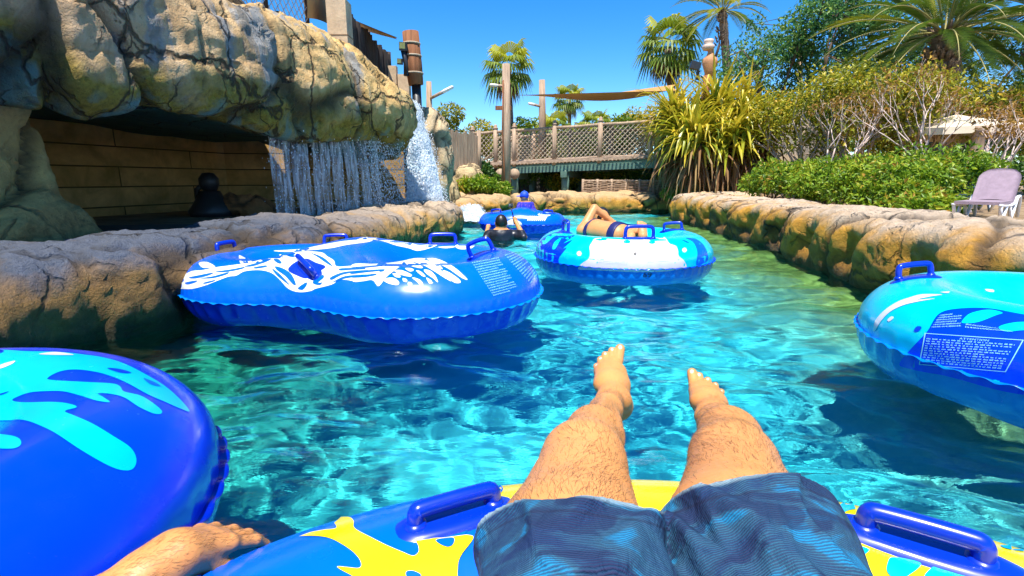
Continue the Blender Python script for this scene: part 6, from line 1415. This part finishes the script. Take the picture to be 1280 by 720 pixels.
def feather_palm(label, px, py, Y, rad, trunk_r, seed, n=40, px_b=None, tone=0, group=None, yel=.2, droop=1.0):
    rg = random.Random(seed); c = at_y(px, py, Y); bx = at_y(px_b or px, 220, Y).x; root = empty('date_palm', (bx, Y, .4), label=label, cat='palm tree', group=group)
    cc = catmull([(bx, Y, .2), ((bx + c.x) / 2, Y, c.z * .5), (c.x, Y, c.z)], 22); mb = MB(); mb.tube([tuple(x) for x in cc], [trunk_r * (1.1 - .1 * i / len(cc)) * (1.1 if i % 2 else .95) for i in range(len(cc))], 12)
    for i in range(90):      # old leaf bases
        z = c.z - rg.uniform(.0, 1.4) * rad * .45; a = rg.uniform(0, 6.28); o = Vector((c.x + math.cos(a) * trunk_r * .9, Y + math.sin(a) * trunk_r * .9, z)); mb.tube([tuple(o), tuple(o + Vector((math.cos(a), math.sin(a), 1.3)) * trunk_r * .55)], [trunk_r * .22, trunk_r * .10], 5)
    mb.build('trunk', PALM_BARK, root, True, world=True); V = []; Fc = []; T = []; rm = MB()
    for i in range(n):
        az = i * 2.39996 + rg.uniform(-.15, .15); f = i / n; el = R(80 - 105 * f); L = rad * rg.uniform(.9, 1.12) * (1.0 if f > .15 else .75); o = c + Vector((math.cos(az), math.sin(az), 0)) * trunk_r * .6; d = Vector((math.cos(az) * math.cos(el), math.sin(az) * math.cos(el), math.sin(el))); pts = [o]; N = 14; tn = min(1, max(0, .45 + rg.uniform(-.25, .25) + tone + (.4 if rg.random() < yel else 0)))
        for k in range(N):
            d = (d + Vector((0, 0, -.055 - .075 * k / N)) * droop * (1.1 if el > 0 else .8)).normalized(); pts.append(pts[-1] + d * L / N)
        rm.tube([tuple(p) for p in pts], [.024 * rad / 2.4 * (1 - .85 * k / N) for k in range(N + 1)], 5)
        for k in range(2, N):
            for h_ in (0, .25, .5, .75):
                p = pts[k].lerp(pts[min(k + 1, N)], h_); dd = (pts[min(k + 1, N)] - pts[k - 1]).normalized(); s_ = dd.cross(Vector((0, 0, 1)))
                if s_.length < .05: continue
                s_.normalize(); up = s_.cross(dd); ll = L * .17 * math.sin(math.pi * min(.97, (k + h_) / N * .9 + .1)) * rg.uniform(.85, 1.1)
                for q_ in (1, -1):
                    e = p + (dd * .62 + s_ * q_ * .75 + up * .22).normalized() * ll - Vector((0, 0, ll * .18)); m_ = p.lerp(e, .5) + up * ll * .05; w_ = dd * ll * .045; b = len(V); V.extend([p, m_ + w_, e, m_ - w_]); T.extend([tn + rg.uniform(-.1, .1)] * 4); Fc.append((b, b + 1, b + 2)); Fc.append((b, b + 2, b + 3))
    link('fronds', np_mesh('fronds', np.array([tuple(v) for v in V]), np.array(Fc), {'tone': np.clip(np.array(T), 0, 1)}), L_MIDP, root, False, world=True)
    rm.build('frond_ribs', mat('frond_rib', (.34, .30, .10), .6), root, True, world=True); return root
def strap_plant(label, c, n, seed):
    """screw pine: long arching strap leaves from several heads, dead brown ones hanging below"""
    rg = random.Random(seed); root = empty('screw_pine', c, label=label, cat='plant'); c = Vector(c); heads = []
    tr = MB()
    for k in range(13):
        a = k * 2.4; rr = rg.uniform(.3, 1.15); h = c + Vector((math.cos(a) * rr * 1.35, math.sin(a) * rr * .9, rg.uniform(1.75, 2.65) - .45 * rr)); heads.append(h); b = c + Vector((math.cos(a) * .22, math.sin(a) * .2, -.2)); tr.tube([tuple(b), tuple(b.lerp(h, .5) + Vector((0, 0, -.1))), tuple(h)], [.10, .08, .06], 8)
    for k in range(16):
        a = rg.uniform(0, 6.28); tr.tube([tuple(c + Vector((math.cos(a) * .18, math.sin(a) * .18, .9))), tuple(c + Vector((math.cos(a) * .55, math.sin(a) * .5, -.15)))], [.028, .022], 6)
    tr.build('trunk', W_BROWN, root, True, world=True)
    def straps(name, cnt, m, dead):
        V = []; Fc = []; T = []
        for i in range(cnt):
            h = rg.choice(heads) + Vector((rg.uniform(-.12, .12), rg.uniform(-.12, .12), rg.uniform(-.25, .15))); az = rg.uniform(0, 6.28)
            if dead: h.z -= rg.uniform(.1, .7); el = R(rg.uniform(-75, -5)); L = rg.uniform(.8, 1.6); g = .16; w = rg.uniform(.02, .04)
            else: el = R(rg.triangular(-25, 88, 50)); L = rg.uniform(.75, 1.5); g = rg.uniform(.05, .19); w = rg.uniform(.034, .058)
            d = Vector((math.cos(az) * math.cos(el), math.sin(az) * math.cos(el), math.sin(el))); N = 9; p = h.copy(); b = len(V); tn = min(1, max(0, rg.gauss(.5, .22) + (.12 * math.sin(el))))
            kink = rg.randint(3, 7) if rg.random() < .35 else 99
            for k in range(N + 1):
                s_ = d.cross(Vector((0, 0, 1))); s_ = s_.normalized() if s_.length > .01 else Vector((1, 0, 0)); up = s_.cross(d); ww = w * (1 - (k / N) ** 2.2) + .002
                V.extend([p + s_ * ww + up * ww * .45, p, p - s_ * ww + up * ww * .45]); T.extend([min(1, tn + .35 * (k / N) ** 2)] * 3)
                if k == kink: d = (d + Vector((0, 0, -1.5))).normalized()
                d = (d + Vector((0, 0, -g * (.4 + 1.3 * k / N)))).normalized(); p = p + d * L / N
            for k in range(N):
                for j in (0, 1): a = b + k * 3 + j; Fc.append((a, a + 3, a + 4, a + 1))
        link(name, np_mesh(name, np.array([tuple(v) for v in V]), np.array(Fc), {'tone': np.array(T)}), m, root, False, world=True)
    straps('leaves', n, leaf_mat('strap_leaf', [(0, (.05, .10, .012)), (.3, (.18, .26, .02)), (.6, (.55, .52, .03)), (1, (.92, .68, .06))], .3, .35), False)
    straps('dead_leaves', n // 2, leaf_mat('strap_dead', [(0, (.10, .045, .02)), (.5, (.28, .14, .05)), (1, (.50, .36, .14))], .15, .6), True)
q = at_y(893, 240, 13.6); strap_plant('large spiky screw pine with yellow-green strap leaves at the end of the right bank', (q.x, 14.3, .45), 1500, 3)

# hedge along the right bank, one rounded shrub after another
hp = [(4.75, 5.9, .55, .30), (5.0, 6.7, .60, .36), (5.35, 7.0, .78, .58), (5.5, 8.0, .80, .60), (5.5, 9.0, .80, .60), (5.5, 10.1, .82, .6), (5.55, 11.2, .85, .6)]
hl = ['nearest low green shrub of the hedge beside the loungers', 'second low green shrub of the hedge from the loungers', 'third rounded green shrub of the hedge on the right bank', 'middle green shrub of the hedge on the right bank', 'fifth green shrub of the hedge from the loungers', 'green hedge shrub two places from the spiky plant', 'far green hedge shrub next to the spiky plant']
for i, p in enumerate(hp):
    bush('hedge_shrub', hl[i], [(p[0], p[1], p[2], p[3]), (p[0] + (.2 if i < 2 else .7), p[1] + (.5 if i < 2 else .1), p[2] + .08, p[3]), (p[0] + .3, p[1] + .4, p[2] + .05, p[3] * .9)], L_HEDGE, 5200, .085 if i < 4 else .095, 20 + i, group='green shrubs of the hedge on the right bank')
# yellow-green multi-stemmed shrubs behind the hedge
for i, (px, Y, top, rx, lab) in enumerate([(1008, 12.2, 95, 1.25, 'yellow-green leafy shrub tree nearest the spiky plant'), (1070, 11.2, 78, 1.35, 'tall yellow-green shrub tree in the middle of the garden'), (1135, 11.0, 92, 1.3, 'yellow shrub tree behind the bare pale branches'), (1215, 14.5, 100, 1.6, 'yellowish shrub tree in front of the date palm trunk'), (1300, 14.0, 108, 1.5, 'yellow-green shrub tree at the right edge of the garden')]):
    b = at_y(px, 220, Y); tp = at_y(px, top, Y).z; tree('shrub_tree', lab, (b.x, Y, .45), tp, rx, L_YEL, 5200 if i < 3 else 5000, .105, 40 + i, trunk_r=.05, stems=4, clear=.36, depth=2, bark=BARK_PALE, group='yellow-green shrub trees of the garden', clump=.36, spread=.75)
# bare pale branching shrub
def bare_shrub(label, px, Y, top, seed, ls=.0):
    b = at_y(px, 240, Y); rg = random.Random(seed); nr = np.random.RandomState(seed); root = empty('bare_shrub', (b.x, Y, .45), label=label, cat='shrub', group='bare pale shrubs behind the hedge'); mb = MB(); tips = []
    for s in range(3): branches(mb, Vector((b.x + rg.uniform(-.1, .1), Y, .35)), Vector((rg.uniform(-.5, .5), rg.uniform(-.3, .3), 1)), (top - .45) * .36, .034, 5, rg, tips, .62, .10, 2, 2, .74)
    mb.build('branches', mat('pale_bark', (.66, .50, .42), .8, .2, 8), root, True, world=True)
    cl = [(t.x, t.y, t.z, .12) for t in tips[::2]]; crown_leaves('foliage', cl, 700, .07, nr, root, leaf_mat('leaf_orange' + str(seed), [(0, (.25, .12, .02)), (1, (.55, .32, .05))]))
bare_shrub('leafless pale branching shrub in front of the yellow shrubs', 1160, 8.6, 2.45, 3); bare_shrub('smaller pale branching shrub near the stone column', 1212, 8.0, 1.9, 9); bare_shrub('pale branching shrub in front of the plank fence', 1045, 10.5, 2.3, 14)
# bush by the cascade and creeper in front of the bridge pier
q = at_y(592, 232, 13.9); bush('bush', 'bright green bush growing above the far bank left of the wooden pole', [(q.x - .35, 13.9, .75, .42), (q.x + .25, 13.7, .68, .38), (q.x + .75, 14.0, .62, .30)], L_HEDGE, 6000, .11, 61)
q = at_y(601, 216, 14.9); bush('bush', 'dark leafy creeper hanging below the left end of the bridge', [(q.x, 15.0, 1.05, .38), (q.x + .25, 15.1, .85, .3)], L_DARK, 2600, .13, 62, aspect=.6)
for i, (px, lab) in enumerate([(672, 'dark bush under the bridge behind the round log ends'), (712, 'olive bush under the middle of the bridge'), (775, 'yellowish bush behind the woven fence under the bridge'), (825, 'dark bush under the right end of the bridge')]):
    q = at_y(px, 222, 18.2); bush('bush', lab, [(q.x, 18.2, .9, .75), (q.x + .9, 18.4, .85, .65)], (L_DARK, L_YEL, L_MID, L_DARK)[i], 2400, .14, 70 + i, group='bushes under the bridge')
for i, (px, Y, lab) in enumerate([(842, 14.4, 'leafy tuft at the foot of the spiky plant'), (950, 13.2, 'low leafy tuft between the spiky plant and the hedge')]):
    q = at_y(px, 240, Y); bush('bush', lab, [(q.x, Y, .55, .28)], L_MID, 900, .09, 80 + i)
# trees beyond the bridge
back = [(565, 30, 134, 2.3, L_YEL, 'rounded yellow-green tree above the picket fence'), (612, 34, 158, 1.9, L_YEL, 'small yellow-green tree left of the tall wooden pole'), (655, 27, 146, 1.7, L_MID, 'green tree right of the tall wooden pole beyond the bridge'), (705, 30, 148, 2.0, L_YEL, 'yellow-green tree beyond the bridge under the small palm'), (752, 26, 150, 1.6, L_MID, 'green tree beyond the middle of the bridge'), (800, 28, 136, 2.2, L_YEL, 'bright yellow-green tree beyond the bridge under the long sail'), (850, 30, 132, 2.2, L_MID, 'green tree behind the spiky plant'), (530, 28, 165, 1.6, L_MID, 'low green tree behind the lamp post and cascade')]
for i, (px, Y, top, rx, m, lab) in enumerate(back):
    b = at_y(px, 220, Y); tree('tree', lab, (b.x, Y, .45), at_y(px, top, Y).z, rx, m, 6500, .21, 100 + i, trunk_r=.12, clear=.22, depth=2, clump=.62, group='trees beyond the bridge')
# garden trees at upper right
for i, (px, Y, top, rx, m, lab, n, ls) in enumerate([(940, 17, 22, 1.9, L_TEAL, 'feathery dark green tree leaning over the spiky plant', 5500, .13), (1010, 18, -40, 2.6, L_TEAL, 'tall dark green tree with bare limbs at the top of the picture', 7000, .15), (1075, 21, -10, 2.4, L_DARK, 'dark green tree left of the date palm', 6000, .17), (1255, 17, 20, 2.9, L_DARK, 'broad dark green tree behind the date palm at the right edge', 10000, .16), (1330, 19, 40, 3.0, L_DARK, 'dark green tree at the far right behind the parasol', 9000, .18), (960, 26, 120, 2.4, L_MID, 'green tree behind the plank fence', 6000, .2), (1130, 22, 108, 2.4, L_DARK, 'dense dark tree behind the cream parasol', 8000, .18), (1190, 20, 130, 2.2, L_DARK, 'low dark tree behind the stone column', 8000, .17)]):
    b = at_y(px, 220, Y); tree('tree', lab, (b.x, Y, .45), at_y(px, top, Y).z, rx, m, n, ls, 130 + i, trunk_r=.13, clear=.34 if i < 5 else .2, depth=3, clump=.55 if i < 3 else .6, group='trees of the garden on the right')
for i, (px, Y, top) in enumerate([(1000, 34, 150), (1150, 30, 130), (1300, 26, 110), (1450, 22, 90), (900, 36, 160), (700, 44, 172), (500, 40, 178)]):
    b = at_y(px, 220, Y); tree('tree', ['distant green tree behind the grey plank fence', 'distant dark tree deep in the garden behind the parasol', 'distant tree deep in the garden at the right edge', 'tree beyond the right edge of the terrace', 'distant tree hidden behind the spiky plant', 'farthest low tree behind the middle of the bridge', 'farthest low tree behind the cliff end'][i], (b.x, Y, .45), at_y(px, top, Y).z, 3.6, L_DARK if i % 2 else L_MID, 5000, .3, 160 + i, trunk_r=.2, clear=.15, depth=2, clump=1.0, group='far trees on the skyline')
q = at_y(1244, 230, 9.8); 
for i, (x, y) in enumerate([(9.2, 11.6), (10.6, 11.9), (12.2, 11.5), (8.4, 13.6)]): bush('bush', ['leafy bush behind the mauve lounger', 'leafy bush between the stone column and the right edge', 'leafy bush at the right edge behind the terrace', 'leafy bush below the cream parasol'][i], [(x, y, .9, .65), (x + .8, y + .3, 1.0, .6)], (L_MID, L_DARK, L_MID, L_DARK)[i], 3000, .12, 180 + i, group='bushes behind the terrace')
# palms
fan_palm('fan palm behind the tall wooden pole', 636, 82, 26, 1.38, 640, seed=1); fan_palm('fan palm left of the terracotta pot', 835, 54, 24, 1.5, 852, seed=2); fan_palm('small far fan palm above the long sail', 712, 122, 36, 1.15, 712, seed=3)
fan_palm('low fan palm behind the bridge railing beside the second pole', 692, 160, 24, .95, 692, seed=6, skirt=False); fan_palm('low fan palm behind the bridge railing near the spiky plant', 745, 156, 25, .95, 745, seed=7, skirt=False)
feather_palm('slender palm with yellowed fronds leaning above the spiky plant', 903, 14, 22, 2.0, .15, 4, n=26, px_b=925, yel=.5)
feather_palm('large date palm with a thick trunk at the upper right', 1182, 42, 14, 2.9, .30, 5, n=52, px_b=1184, yel=.10, droop=.9, tone=-.22)
feather_palm('date palm mostly beyond the top right corner', 1310, 10, 15, 2.6, .26, 8, n=36, px_b=1310, yel=.1, tone=-.2)
